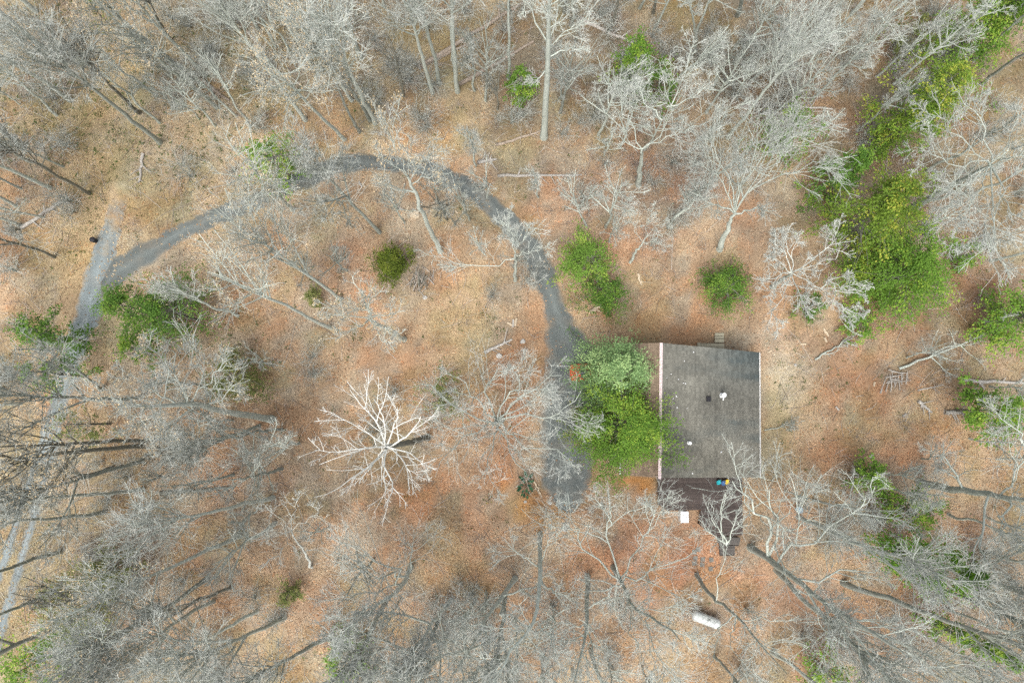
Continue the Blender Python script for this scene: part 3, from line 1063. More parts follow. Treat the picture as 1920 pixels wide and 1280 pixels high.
for i in range(3):
    VAR['sap', i] = auto_tree('sap%d' % i, 400 + i, 7, .055, .15, 2.4, 12, o=dict(n2=6, n3=4, n4=1, l3=.6, l4=.9, jit=.12, r2=.016, r3=.011), bend=.07)
for i in range(2):
    VAR['pole', i] = auto_tree('pole%d' % i, 500 + i, 20, .15, .60, 3.0, 11, o=dict(n2=6, n3=5, n4=3), bend=.03)
HT = dict(tall=25, leafy=24, mid=13, sap=7, pole=20)
TREES = []       # root, base px, base py, kind, bark word


def plant(kind, px, py, h=None, top=None, bark='grey', var=None, label=None, cat='tree', group=None):
    v = [k for k in VAR if k[0] == kind]
    k = v[(var if var is not None else random.randrange(len(v))) % len(v)]
    b = G(px, py)
    b.z = hz(b)
    h = h or HT[kind] * random.uniform(.85, 1.15)
    if top:
        ax = (G(top[0], top[1], h * .92) - b).normalized()
    else:
        ax = Vector((random.gauss(0, .045), random.gauss(0, .045), 1)).normalized()
    q = Vector((0, 0, 1)).rotation_difference(ax) @ Euler((0, 0, random.random() * 6.28)).to_quaternion()
    bk, tw = {'pale': ('bark_pale', 'twig_pale'), 'grey': ('bark_grey', 'twig_grey'), 'dark': ('bark_dark', 'twig_grey'), 'white': ('bark_white', 'twig_white')}[bark]
    r = make_tree({'sap': 'sapling', 'pole': 'bare_tree', 'mid': 'bare_tree', 'tall': 'bare_tree', 'leafy': 'bare_tree'}[kind], VAR[k], M[bk], M[tw], b, q.to_euler(), h / HT[kind])
    TREES.append((r, px, py, kind, bark, label))
    return r


def hero(label, trunk_n, r0, limbs, bark='pale', seed=1, leaves=0, o=None, extra=4, rtop=.3, lr=.45, brk=None, kink=.085):
    """a tree whose bole and main limbs follow given points; twigs grow on them"""
    rng = np.random.default_rng(seed)
    base = G(trunk_n[0][0], trunk_n[0][1])
    base.z = hz(base)
    B = np.array(base)
    tp = np.array([G(*n) for n in trunk_n]) - B
    tp[0, 2] = -.35
    K = 14
    T = catmull(tp, K)
    T[2:-1, :2] += rng.normal(size=(K - 3, 2)) * .06
    t = np.linspace(0, 1, K)
    tr = r0 * (1 - (1 - rtop) * t)
    tr[0] *= 1.3
    Ls, Rs = [], []
    for l in limbs:
        p = catmull(np.array([G(*n) for n in l]) - B, 9)
        p[1:] += rng.normal(size=(8, 3)) * kink * np.linalg.norm(p[-1] - p[0]) / 4
        d = np.linalg.norm(T - p[0], axis=1)
        rs = tr[d.argmin()] * lr * rng.uniform(.8, 1.15)
        if d.min() > 1.2:
            rs = .065
        p[0] = p[0] if d.min() > 1.2 else T[d.argmin()]
        Ls.append(p)
        Rs.append(np.maximum(rs * np.linspace(1, .22, 9), .016))
    L, R = np.array(Ls), np.array(Rs)
    if extra:
        a, ar = grow(rng, L, R, 3, (.2, .9), (.4, .8), .55, 9, .13, .05, .7, .25, rmin=.02)
        L, R = np.concatenate([L, a]), np.concatenate([R, ar])
        if extra > 4:
            a, ar = grow(rng, T[None], tr[None], extra, (.45, 1.0), (.4, .9), lambda tt: 3.2 + tt * 0, 9, .13, .08, .4, .25, rmin=.02)
            L, R = np.concatenate([L, a]), np.concatenate([R, ar])
    ms = tree_meshes('hero%d' % seed, seed + 5, T, tr, L, R, o or {}, leaves)
    bk, tw = {'pale': ('bark_pale', 'twig_pale'), 'grey': ('bark_grey', 'twig_grey'), 'dark': ('bark_dark', 'twig_grey'), 'white': ('bark_white', 'twig_white'), 'syc': ('syc_bark', 'syc_twig')}[bark]
    r = make_tree('bare_tree', ms, M[bk], M[tw], base)
    if brk:
        for ch in r.children:
            if ch.name.startswith('trunk'):
                ch.material_slots[0].material = M[brk]
    tag(r, label, 'tree')
    return r


# --- the trees one can single out in the photograph
OD = dict(n2=7, n3=5, n4=2, r2=.024, r3=.014, l2=.46, l3=.58, l4=.85)
hero('sycamore with chalk white limbs and brown lower trunk in the clearing', [(802, 820, 0), (785, 824, 6), (768, 828, 12), (736, 836, 20), (725, 837, 22.5)], .30, [
    [(725, 837, 22.5), (700, 838, 24), (672, 843, 25.5), (600, 870, 27)], [(725, 837, 22.5), (690, 840, 24), (629, 847, 26), (590, 843, 27)],
    [(725, 836, 22), (706, 792, 24), (685, 766, 25.5), (655, 733, 27)], [(724, 836, 22), (709, 825, 23), (672, 802, 25), (622, 775, 27)],
    [(727, 836, 22), (737, 800, 24), (746, 780, 25), (726, 734, 27)], [(728, 836, 22), (760, 820, 23.5), (777, 802, 25), (790, 780, 26)],
    [(728, 837, 22), (750, 855, 23.5), (764, 879, 25), (768, 915, 26.5)], [(724, 838, 22), (714, 853, 23), (700, 868, 24.5), (650, 905, 27)],
    [(724, 838, 22), (705, 862, 24), (668, 888, 25.5), (625, 920, 27)], [(724, 837, 22), (720, 870, 24), (735, 910, 25.5), (720, 950, 27)],
    [(724, 837, 22), (718, 780, 25), (700, 745, 27)], [(726, 837, 22.3), (770, 850, 24), (800, 880, 26)]],
    'syc', 11, o=dict(n2=4, n3=3, n4=1, jit=.06, l2=.42, l3=.42, r2=.018, r3=.010), extra=4, rtop=.5, lr=.42, brk='bark_dark', kink=.03)
hero('wide spreading oak whose limbs reach over the driveway in the middle', [(940, 786, 0), (937, 788, 4), (932, 790, 8), (929, 791, 10)], .34, [
    [(932, 789, 8), (990, 774, 10), (1033, 780, 11), (1060, 764, 12), (1090, 735, 13)], [(932, 788, 8), (950, 777, 9), (973, 747, 11), (1007, 720, 13), (1060, 695, 14)],
    [(931, 788, 8), (913, 740, 11), (920, 704, 13), (967, 688, 14)], [(930, 789, 8), (923, 788, 9), (867, 774, 11), (822, 740, 14), (790, 715, 15)],
    [(930, 790, 8), (920, 800, 9), (873, 824, 11), (840, 847, 13), (812, 885, 15)], [(930, 791, 8), (930, 804, 9), (923, 844, 12), (905, 900, 15)],
    [(932, 791, 8), (950, 810, 9), (993, 837, 11), (1045, 848, 13), (1080, 880, 14)], [(932, 791, 8), (940, 804, 9), (960, 854, 12), (990, 900, 15)],
    [(931, 788, 9), (945, 750, 12), (975, 725, 14), (965, 690, 15)], [(929, 789, 9), (890, 750, 12), (860, 700, 15)], [(929, 791, 10), (880, 800, 13), (820, 800, 16)]],
    'pale', 12, o=dict(n2=8, n3=5, n4=2, l2=.5, l3=.6, l4=.9, r2=.02, r3=.012), lr=.52)
hero('gnarled low tree with contorted chalky white limbs above the yard', [(1446, 538, 0), (1466, 524, 3), (1484, 511, 5.5)], .25, [
    [(1484, 511, 5.5), (1480, 477, 7), (1473, 447, 8.5), (1481, 424, 9.5)], [(1483, 505, 6), (1472, 478, 7), (1458, 462, 8), (1450, 446, 9)],
    [(1486, 509, 5.5), (1527, 484, 7), (1563, 450, 8.5), (1560, 430, 9.5)], [(1486, 511, 5.5), (1510, 526, 6.3), (1540, 540, 7), (1570, 570, 8), (1587, 616, 9)],
    [(1540, 540, 7), (1553, 524, 8), (1570, 545, 8.5), (1625, 555, 9.5)], [(1484, 511, 5.5), (1467, 550, 7), (1453, 570, 8), (1452, 608, 9)],
    [(1484, 511, 5.5), (1460, 516, 6.5), (1440, 527, 7.2), (1410, 523, 8.5)], [(1484, 510, 5.5), (1462, 490, 7), (1440, 474, 8.5)], [(1570, 570, 8), (1600, 585, 9), (1628, 590, 10)],
    [(1486, 509, 6), (1520, 500, 7.5), (1575, 480, 9)], [(1484, 512, 5.5), (1500, 550, 7.5), (1510, 590, 9)]],
    'white', 13, o=dict(n2=8, n3=6, n4=2, jit=.3, trop=.02, r2=.032, r3=.019), lr=.8, brk='bark_grey')
hero('bare tree with fan of pale straight limbs above the gnarled white one', [(1350, 468, 0), (1362, 432, 4.5), (1378, 398, 8)], .34, [
    [(1378, 398, 8), (1400, 330, 12), (1453, 263, 16), (1490, 228, 18)], [(1379, 396, 8), (1398, 330, 12), (1413, 283, 15), (1422, 225, 18)],
    [(1380, 397, 8), (1405, 360, 10), (1467, 320, 14), (1527, 310, 16), (1575, 285, 18)], [(1379, 397, 8), (1400, 355, 11), (1453, 300, 15), (1497, 260, 17), (1550, 215, 19)],
    [(1377, 397, 8), (1372, 345, 11), (1350, 305, 14), (1330, 255, 17)], [(1377, 399, 7.5), (1335, 379, 9.5), (1285, 355, 12)], [(1379, 399, 7.5), (1420, 390, 9), (1455, 398, 11)],
    [(1378, 396, 8), (1392, 330, 12), (1393, 247, 17)], [(1377, 397, 8), (1352, 345, 11), (1310, 300, 14)]], 'pale', 14, o=dict(n2=8, n3=6, n4=2, jit=.08, trop=.04, l2=.5, r2=.026, r3=.015), lr=.72)
hero('big bare tree with white crooked crown left of the evergreen wood', [(1198, 348, 0), (1201, 312, 4), (1204, 280, 7.5)], .32, [
    [(1204, 280, 7.5), (1233, 263, 9), (1273, 247, 11), (1318, 212, 14)], [(1210, 274, 8), (1235, 255, 9.5), (1257, 200, 13), (1240, 150, 15), (1225, 100, 17)],
    [(1257, 200, 13), (1273, 160, 15), (1290, 110, 17), (1305, 65, 19)], [(1204, 280, 7.5), (1182, 238, 10), (1160, 185, 13), (1148, 125, 16)], [(1273, 247, 11), (1330, 227, 13), (1405, 188, 16)],
    [(1240, 225, 12), (1210, 190, 14), (1190, 150, 16)], [(1204, 282, 7.5), (1170, 262, 9), (1140, 250, 11)], [(1250, 200, 13), (1300, 185, 15), (1335, 150, 17)]],
    'pale', 15, o=dict(n2=8, n3=6, n4=2, jit=.25, r2=.026, r3=.015), lr=.65, brk='bark_grey')
hero('tall bare tree with many white limbs at the right edge over cedars', [(1655, 417, 0), (1730, 378, 6), (1800, 340, 11), (1858, 311, 15)], .36, [
    [(1858, 311, 15), (1800, 260, 17), (1750, 212, 19)], [(1858, 310, 15), (1850, 262, 17), (1840, 225, 18.5), (1800, 180, 20)], [(1856, 312, 15), (1790, 307, 17), (1738, 298, 19)],
    [(1860, 311, 15), (1890, 267, 17.5), (1915, 190, 21)], [(1857, 313, 15), (1840, 360, 17), (1798, 415, 19)], [(1859, 314, 15), (1876, 365, 17), (1848, 427, 19), (1800, 475, 21)],
    [(1860, 313, 15), (1890, 383, 18), (1930, 410, 20)], [(1861, 311, 15), (1900, 295, 18), (1950, 270, 20)], [(1857, 312, 15), (1810, 340, 17), (1760, 360, 19)], [(1858, 314, 15), (1866, 400, 18.5), (1870, 470, 21)]],
    'pale', 16, o=dict(n2=8, n3=6, n4=2, jit=.17, r2=.03, r3=.017), lr=.62, brk='bark_grey')
hero('huge lichen grey tree sweeping to the lower right corner below the deck', [(1408, 1026, 0), (1450, 1054, 6), (1493, 1085, 10.9), (1547, 1130, 16.5), (1647, 1194, 23.5), (1700, 1230, 26)], .34, [
    [(1493, 1085, 10.9), (1547, 1080, 12.5), (1600, 1068, 14), (1655, 1062, 16)], [(1462, 1062, 7), (1490, 1028, 9), (1527, 1014, 11), (1600, 964, 14), (1652, 922, 17)],
    [(1470, 1030, 8.5), (1493, 970, 12), (1487, 920, 14), (1478, 880, 16)], [(1440, 1048, 5), (1442, 1012, 8), (1437, 974, 11), (1397, 934, 13), (1375, 900, 15)], [(1600, 964, 14), (1625, 930, 16), (1640, 895, 18)],
    [(1547, 1130, 16.5), (1580, 1170, 19), (1590, 1230, 22)], [(1520, 1105, 13), (1545, 1170, 16), (1560, 1230, 19)], [(1600, 1160, 20), (1660, 1170, 22), (1740, 1190, 25)], [(1527, 1014, 11), (1580, 1015, 13), (1650, 1030, 16)],
    [(1440, 1048, 5), (1460, 1000, 9), (1450, 950, 12), (1445, 915, 14)], [(1580, 1150, 18.5), (1640, 1240, 23), (1690, 1290, 26)]], 'pale', 17, rtop=.1, extra=10, o=OD, lr=.5, brk='bark_grey')
hero('twisted grey tree by the propane tank with one limb up over the deck', [(1307, 1077, 0), (1325, 1106, 4.5), (1345, 1130, 8), (1378, 1152, 12), (1420, 1202, 17.5), (1475, 1262, 23)], .21, [
    [(1349, 1130, 8), (1345, 1090, 10), (1352, 1060, 11.5), (1363, 1020, 13)], [(1363, 1020, 13), (1345, 985, 15), (1335, 940, 17)], [(1363, 1020, 13), (1375, 990, 15), (1395, 955, 17)], [(1362, 1022, 13), (1338, 1005, 14.5), (1310, 975, 16)],
    [(1363, 1020, 13), (1352, 970, 15.5), (1358, 930, 17.5)], [(1380, 1154, 12), (1372, 1200, 15), (1405, 1272, 19)], [(1385, 1160, 12.5), (1430, 1162, 15), (1485, 1156, 17)], [(1400, 1178, 15), (1450, 1220, 19), (1510, 1270, 23)],
    [(1378, 1152, 12), (1345, 1190, 14), (1330, 1240, 17)]], 'pale', 18, rtop=.1, extra=10, o=dict(n2=5, n3=3, n4=1), lr=.5, brk='bark_grey')
hero('many limbed grey tree between driveway end and propane tank', [(1150, 1063, 0), (1160, 1082, 4), (1170, 1101, 7), (1190, 1140, 13), (1250, 1174, 19.7), (1275, 1200, 23)], .25, [
    [(1162, 1086, 5), (1147, 1010, 9), (1148, 960, 11.5), (1138, 915, 13)], [(1163, 1086, 5), (1178, 1050, 8), (1215, 1000, 11), (1255, 955, 14)], [(1164, 1088, 5.2), (1200, 1088, 8), (1240, 1067, 10.5), (1295, 1040, 13)],
    [(1161, 1085, 5), (1120, 1050, 8), (1085, 1010, 10.5), (1062, 975, 12.5)], [(1172, 1105, 7.5), (1180, 1170, 13), (1205, 1240, 18)], [(1147, 985, 10.3), (1128, 950, 12), (1110, 930, 13)], [(1215, 1000, 11), (1225, 965, 13), (1210, 930, 14.5)],
    [(1190, 1140, 13), (1230, 1140, 15), (1290, 1130, 18)], [(1210, 1150, 15.5), (1225, 1210, 19), (1260, 1270, 23)], [(1166, 1095, 6), (1130, 1110, 8), (1090, 1105, 10)]], 'pale', 19, rtop=.1, extra=10, o=OD, lr=.5, brk='bark_grey')
hero('large pale tree leaning left across the lower part of the lane', [(510, 786, 0), (445, 776, 8), (367, 758, 16.5), (290, 760, 22), (220, 762, 26)], .34, [
    [(375, 760, 16), (353, 744, 17), (323, 700, 19), (334, 655, 21)], [(353, 744, 17), (390, 715, 19), (425, 672, 21)], [(393, 762, 14), (383, 704, 17), (363, 667, 19), (367, 622, 21)], [(393, 763, 14), (430, 730, 16), (468, 708, 18)],
    [(330, 759, 19), (290, 735, 21), (240, 690, 24)], [(310, 760, 20.5), (270, 790, 22), (220, 810, 25)], [(367, 760, 16.5), (330, 790, 18), (290, 830, 21)], [(323, 700, 19), (300, 670, 21), (270, 640, 23)], [(260, 761, 24), (200, 740, 26), (140, 735, 28)]],
    'pale', 20, rtop=.1, extra=10, leaves=1800, o=OD, lr=.5)
hero('straight pale trunked tree in the clearing with crown over the driveway bend', [(826, 472, 0), (806, 428, 7), (784, 380, 15.5), (764, 330, 21)], .27, [
    [(764, 330, 21), (740, 310, 22.5), (705, 288, 24)], [(765, 332, 20.5), (769, 295, 23), (764, 250, 25.5)], [(767, 337, 20), (792, 306, 22), (832, 278, 24)], [(775, 360, 17.5), (740, 350, 19), (700, 345, 21)], [(764, 330, 21), (745, 270, 24.5), (735, 225, 27)],
    [(770, 345, 19), (800, 330, 21), (850, 322, 23)]], 'pale', 21, leaves=1500, o=OD, lr=.5)
hero('pale leaved tree with forked white top left of the brush pile', [(758, 636, 0), (730, 620, 7), (693, 597, 16)], .27, [
    [(693, 597, 16), (694, 570, 17.5), (718, 540, 19)], [(693, 597, 16), (682, 560, 18), (660, 522, 20)], [(693, 597, 16), (720, 590, 17.5), (757, 584, 19)], [(693, 597, 16), (670, 615, 18), (635, 632, 20)], [(694, 598, 15.8), (650, 590, 18), (600, 575, 20)], [(693, 597, 16), (705, 620, 18), (725, 650, 20)]],
    'pale', 22, leaves=1800, o=OD, lr=.55, rtop=.5)
hero('tall pale grey tree standing alone at the top centre edge', [(1020, 258, 0), (1023, 190, 7), (1027, 95, 15.5), (1031, 0, 22), (1032, -50, 25)], .36, [
    [(1027, 92, 15.7), (1065, 60, 18), (1110, 16, 20.5)], [(1026, 80, 16.5), (1000, 25, 19.5), (983, -5, 21)], [(1028, 70, 17), (1052, 10, 20.5), (1065, -30, 23)], [(1025, 130, 12.5), (1008, 150, 12.7), (990, 158, 13)], [(1026, 110, 14), (1060, 95, 15.5), (1095, 90, 17)], [(1029, 40, 19.5), (1005, -10, 22)]],
    'pale', 23, rtop=.1, extra=10, o=OD, lr=.4)
hero('grey tree with drooping side limb at the inner edge of the driveway', [(966, 526, 0), (966, 500, 5), (967, 476, 10)], .19, [
    [(966, 487, 8), (932, 495, 8.8), (875, 500, 9.8), (843, 487, 10.5), (825, 472, 11)], [(967, 476, 10), (985, 442, 13), (1005, 425, 15)], [(967, 478, 9.5), (1000, 470, 11.5), (1030, 462, 13)], [(967, 477, 10), (958, 440, 13), (940, 415, 15)], [(967, 476, 10), (970, 435, 14)]], 'pale', 24, o=OD, lr=.6)
hero('thick grey trunked tree at the right edge with a white upturned limb', [(1725, 905, 0), (1790, 916, 5), (1862, 929, 10), (1925, 938, 13.8), (2010, 950, 18)], .40, [
    [(1880, 931, 11.2), (1908, 890, 13), (1916, 830, 15), (1904, 765, 17.5)], [(1842, 926, 9), (1830, 1014, 12), (1847, 1054, 14), (1900, 1080, 16)], [(1916, 830, 15), (1890, 795, 16.5), (1860, 770, 18)], [(1800, 918, 5.8), (1790, 880, 8), (1770, 850, 10)], [(1900, 935, 12), (1880, 975, 14), (1870, 1010, 16)]], 'pale', 25, rtop=.1, extra=10, o=OD, lr=.55, brk='bark_grey')
hero('small leaning white tree with tangled top in the lower left clearing', [(584, 1066, 0), (570, 1035, 4), (547, 995, 8)], .15, [
    [(547, 995, 8), (520, 965, 10), (495, 945, 11.5)], [(547, 995, 8), (550, 955, 10.5), (560, 925, 12)], [(547, 995, 8), (510, 1005, 10), (470, 1012, 11.5)], [(548, 996, 7.8), (580, 970, 10), (605, 950, 11.5)], [(547, 996, 8), (530, 1030, 10), (500, 1050, 11.5)]], 'white', 26, o=dict(n2=6, n3=5, n4=2, jit=.24), lr=.6)
hero('small pale tree with short forked trunk right of the driveway cedar', [(1181, 493, 0), (1192, 472, 2.3), (1206, 455, 4)], .17, [
    [(1206, 455, 4), (1188, 425, 5.5), (1180, 395, 7)], [(1206, 455, 4), (1225, 430, 5.5), (1250, 415, 7)], [(1206, 455, 4), (1215, 420, 6), (1222, 385, 7.5)], [(1205, 456, 4), (1235, 455, 5), (1250, 470, 6)]], 'pale', 27, o=dict(n2=7, n3=5, n4=2, jit=.25), lr=.6)
hero('slim tree curving left from below the driveway end', [(1013, 1000, 0), (1013, 1058, 10), (1003, 1154, 18), (960, 1214, 22), (923, 1277, 25)], .22, [
    [(1010, 1090, 13), (1040, 1110, 15), (1075, 1120, 17)], [(1003, 1154, 18), (1030, 1190, 20), (1045, 1240, 22)], [(985, 1180, 20), (940, 1180, 21.5), (895, 1190, 23)], [(1012, 1060, 10), (1030, 1020, 12), (1050, 990, 14)], [(1012, 1062, 10), (980, 1040, 12), (950, 1020, 14)]], 'pale', 28, rtop=.1, extra=10, o=OD)
hero('grey tree with mauve twig haze at the bottom centre', [(967, 1084, 0), (940, 1120, 6), (913, 1154, 10), (893, 1197, 15), (850, 1262, 20)], .26, [
    [(930, 1132, 7.5), (960, 1160, 10), (990, 1180, 13)], [(913, 1154, 10), (880, 1150, 12), (835, 1140, 15)], [(905, 1170, 12), (915, 1220, 15), (905, 1270, 18)], [(940, 1120, 6), (985, 1105, 9), (1020, 1090, 12)], [(893, 1197, 15), (850, 1200, 17), (800, 1210, 19)]], 'pale', 29, rtop=.1, extra=10, o=dict(n2=8, n3=6, n4=3), lr=.5)
hero('forked grey tree leaning down from a dark base at the bottom', [(1102, 1080, 0), (1101, 1135, 8), (1097, 1190, 15), (1075, 1280, 22)], .27, [
    [(1100, 1150, 10), (1112, 1200, 15), (1132, 1285, 22)], [(1097, 1190, 15), (1060, 1210, 18), (1020, 1240, 21)], [(1100, 1140, 9), (1130, 1120, 11), (1165, 1130, 14)], [(1098, 1170, 13), (1050, 1170, 15), (1010, 1200, 18)]], 'pale', 30, rtop=.1, extra=10, o=OD)
hero('broad forked tree whose crown reaches left at the lower centre', [(770, 1062, 0), (752, 1098, 6), (700, 1140, 14), (640, 1186, 21)], .26, [
    [(766, 1068, 1.5), (740, 1075, 6), (690, 1080, 11), (640, 1070, 15)], [(752, 1098, 6), (690, 1110, 11), (625, 1130, 16)], [(752, 1098, 6), (735, 1060, 9), (680, 1045, 13), (620, 1040, 17)], [(766, 1070, 2), (770, 1035, 7), (775, 1010, 10)], [(700, 1140, 14), (690, 1190, 18), (660, 1250, 22)]], 'pale', 31, rtop=.1, extra=10, o=OD)

# --- further trees at their places, raised from shared growth forms
P_ = plant
for a in [('leafy', 548, 394, 22, (455, 300), 'pale'), ('tall', 300, 268, 25, (60, 70), 'grey'), ('tall', 262, 212, 22, (95, 70), 'dark'), ('tall', 168, 363, 22, (-70, 235), 'dark'),
          ('pole', 320, 74, 18, (240, -40), 'dark'), ('pole', 268, 82, 18, (150, -40), 'grey'), ('leafy', 698, 216, 24, (600, 10), 'grey'), ('leafy', 646, 262, 24, (480, 90), 'pale'), ('tall', 712, 436, 21, (560, 265), 'grey'),
          ('pole', 674, 248, 18, (610, 120), 'grey'), ('tall', 703, 231, 24, (610, 30), 'pale'), ('pole', 694, 226, 21, (600, 60), 'grey'), ('mid', 757, 181, 12, None, 'dark'), ('tall', 811, 174, 25, (745, -60), 'pale'), ('pole', 824, 158, 24, (775, -90), 'pale'),
          ('tall', 858, 172, 27, (822, -120), 'pale'), ('pole', 853, 134, 20, (830, -80), 'pale'), ('pole', 953, 147, 20, (965, -80), 'pale'), ('pole', 854, 423, 9, None, 'grey'), ('sap', 840, 412, 9, None, 'dark'), ('sap', 881, 414, 9, None, 'grey'),
          ('mid', 1100, 425, 10, (1062, 322), 'pale'), ('pole', 1305, 97, 17, (1290, -40), 'pale'), ('tall', 1382, 30, 23, (1440, -150), 'grey'), ('tall', 1520, 190, 20, (1690, 10), 'pale'), ('pole', 1752, 111, 19, (1880, 0), 'pale'), ('pole', 1840, 158, 20, (2010, 30), 'grey'), ('pole', 1824, 113, 20, (1990, -20), 'grey'),
          ('pole', 805, 1240, 17, (760, 1345), 'dark'), ('tall', 401, 1127, 24, (130, 1285), 'grey'), ('tall', 388, 1084, 25, (90, 1270), 'grey'), ('tall', 511, 932, 22, (250, 1000), 'pale'), ('leafy', 450, 1005, 24, (130, 1140), 'pale'), ('tall', 268, 864, 23, (-40, 945), 'grey'), ('pole', 268, 917, 23, (-50, 960), 'grey'),
          ('pole', 194, 960, 22, (-90, 1005), 'grey'), ('pole', 112, 1034, 22, (-150, 1110), 'grey'), ('pole', 102, 1107, 20, (-150, 1210), 'grey'), ('tall', 534, 1157, 24, (310, 1270), 'grey'), ('tall', 622, 1190, 23, (450, 1290), 'grey'), ('mid', 328, 1210, 13, (260, 1250), 'dark'),
          ('tall', 486, 798, 20, (320, 850), 'grey'), ('leafy', 622, 615, 23, (390, 520), 'pale'), ('leafy', 641, 560, 22, (430, 410), 'pale'), ('pole', 191, 731, 20, (60, 620), 'grey'), ('tall', 262, 745, 24, (-40, 740), 'grey'), ('tall', 102, 482, 20, (-130, 400), 'dark'), ('pole', 1467, 101, 14, (1410, -10), 'pale'),
           ('tall', 820, 1168, 22, (745, 1290), 'grey'), ('mid', 700, 1050, 13, (650, 1090), 'grey'), ('mid', 560, 830, 13, None, 'pale'), ('mid', 890, 1130, 12, None, 'pale'), ('sap', 1003, 540, 4.5, None, 'white'),
          ('mid', 1700, 670, 8, (1780, 640), 'pale'), ('sap', 915, 372, 8, None, 'pale'), ('mid', 893, 310, 11, None, 'pale'), ('mid', 1010, 370, 9, None, 'pale'), ('sap', 1650, 885, 7, None, 'pale'), ('mid', 1730, 860, 9, (1790, 845), 'pale')]:
    P_(a[0], a[1], a[2], a[3], a[4], a[5])
FILL = [((0, 0, 150, 440), 14, ['tall', 'mid', 'mid', 'sap'], ['grey', 'grey', 'pale']), ((280, 0, 690, 250), 24, ['leafy', 'mid', 'tall', 'sap'], ['grey', 'pale', 'pale']),
        ((700, 0, 1290, 230), 19, ['mid', 'sap', 'sap', 'mid'], ['grey', 'pale', 'dark']), ((1290, 20, 1680, 290), 26, ['tall', 'mid', 'mid', 'sap', 'sap'], ['pale', 'grey', 'pale']),
        ((1680, 320, 1900, 560), 5, ['tall', 'mid'], ['pale', 'grey']), ((1430, 960, 1900, 1270), 23, ['tall', 'mid', 'mid', 'sap', 'sap'], ['pale', 'grey']),
        ((640, 1080, 1420, 1270), 20, ['mid', 'tall', 'mid', 'sap', 'sap'], ['grey', 'pale']), ((200, 820, 560, 1270), 20, ['tall', 'leafy', 'mid', 'mid', 'sap'], ['grey', 'grey', 'pale', 'dark']),
        ((0, 470, 80, 800), 3, ['mid', 'tall', 'sap'], ['grey', 'pale']), ((430, 780, 680, 1000), 5, ['mid', 'sap'], ['pale', 'grey']), ((360, 560, 540, 760), 3, ['mid', 'sap', 'leafy'], ['pale', 'grey']), ((1060, 240, 1340, 460), 11, ['sap', 'mid'], ['pale', 'pale']), ((540, 270, 980, 560), 9, ['sap'], ['grey', 'pale']), ((1440, 880, 1720, 1000), 6, ['sap', 'mid'], ['pale']), ((1750, 600, 1900, 900), 5, ['sap', 'mid'], ['pale'])]
avoid = [np.array([G(x, y)[:2] for x, y in ((1150, 600), (1450, 600), (1450, 1050), (1150, 1000))])] + polys
placed = [(t[1], t[2]) for t in TREES]
for (x0, y0, x1, y1), n, kinds, barks in FILL:
    k = tries = 0
    while k < n and tries < 400:
        tries += 1
        x, y = random.uniform(x0, x1), random.uniform(y0, y1)
        if any((x - a) ** 2 + (y - b) ** 2 < 26 ** 2 for a, b in placed):
            continue
        if 1170 < x < 1420 and y < 1215 and y > 1000:      # keep the tank in view
            continue
        g = G(x, y)
        if any(inside(p, np.array([g.x]), np.array([g.y]))[0] for p in avoid):
            continue
        kd = random.choice(kinds)
        plant(kd, x, y, None, None, random.choice(barks))
        placed.append((x, y))
        k += 1
# leafless shrubs of the understorey, each its own plant
def shrub_mesh(seed):
    rng = np.random.default_rng(seed)
    n = 16
    az, ln, hh = rng.uniform(0, 6.28, n), rng.uniform(.2, .9, n), rng.uniform(1.4, 3.0, n)
    P = np.zeros((n, 6, 3))
    for k in range(6):
        u = k / 5
        P[:, k, 0] = np.cos(az) * ln * hh * u ** 1.5 + rng.normal(size=n) * .06 * k
        P[:, k, 1] = np.sin(az) * ln * hh * u ** 1.5 + rng.normal(size=n) * .06 * k
        P[:, k, 2] = hh * (u - .3 * ln * u * u) - .1 * (k == 0)
    Rr = np.linspace(.022, .008, 6)[None].repeat(n, 0)
    A, AR = grow(rng, P, Rr, 7, (.25, 1), (.4, 1.0), .5, 4, .2, .06, .7, rmin=.011)
    B, BR = grow(rng, A, AR, 2, (.2, 1), (.4, 1.1), .6, 2, .2, .04, .7, rmin=.0065)
    return raw_mesh('shrub_stems', *tubes(P, Rr, 4), None, True), raw_mesh('shrub_twigs', *merge([tubes(A, AR, 3), tubes(B, BR, 3)]), None, True)


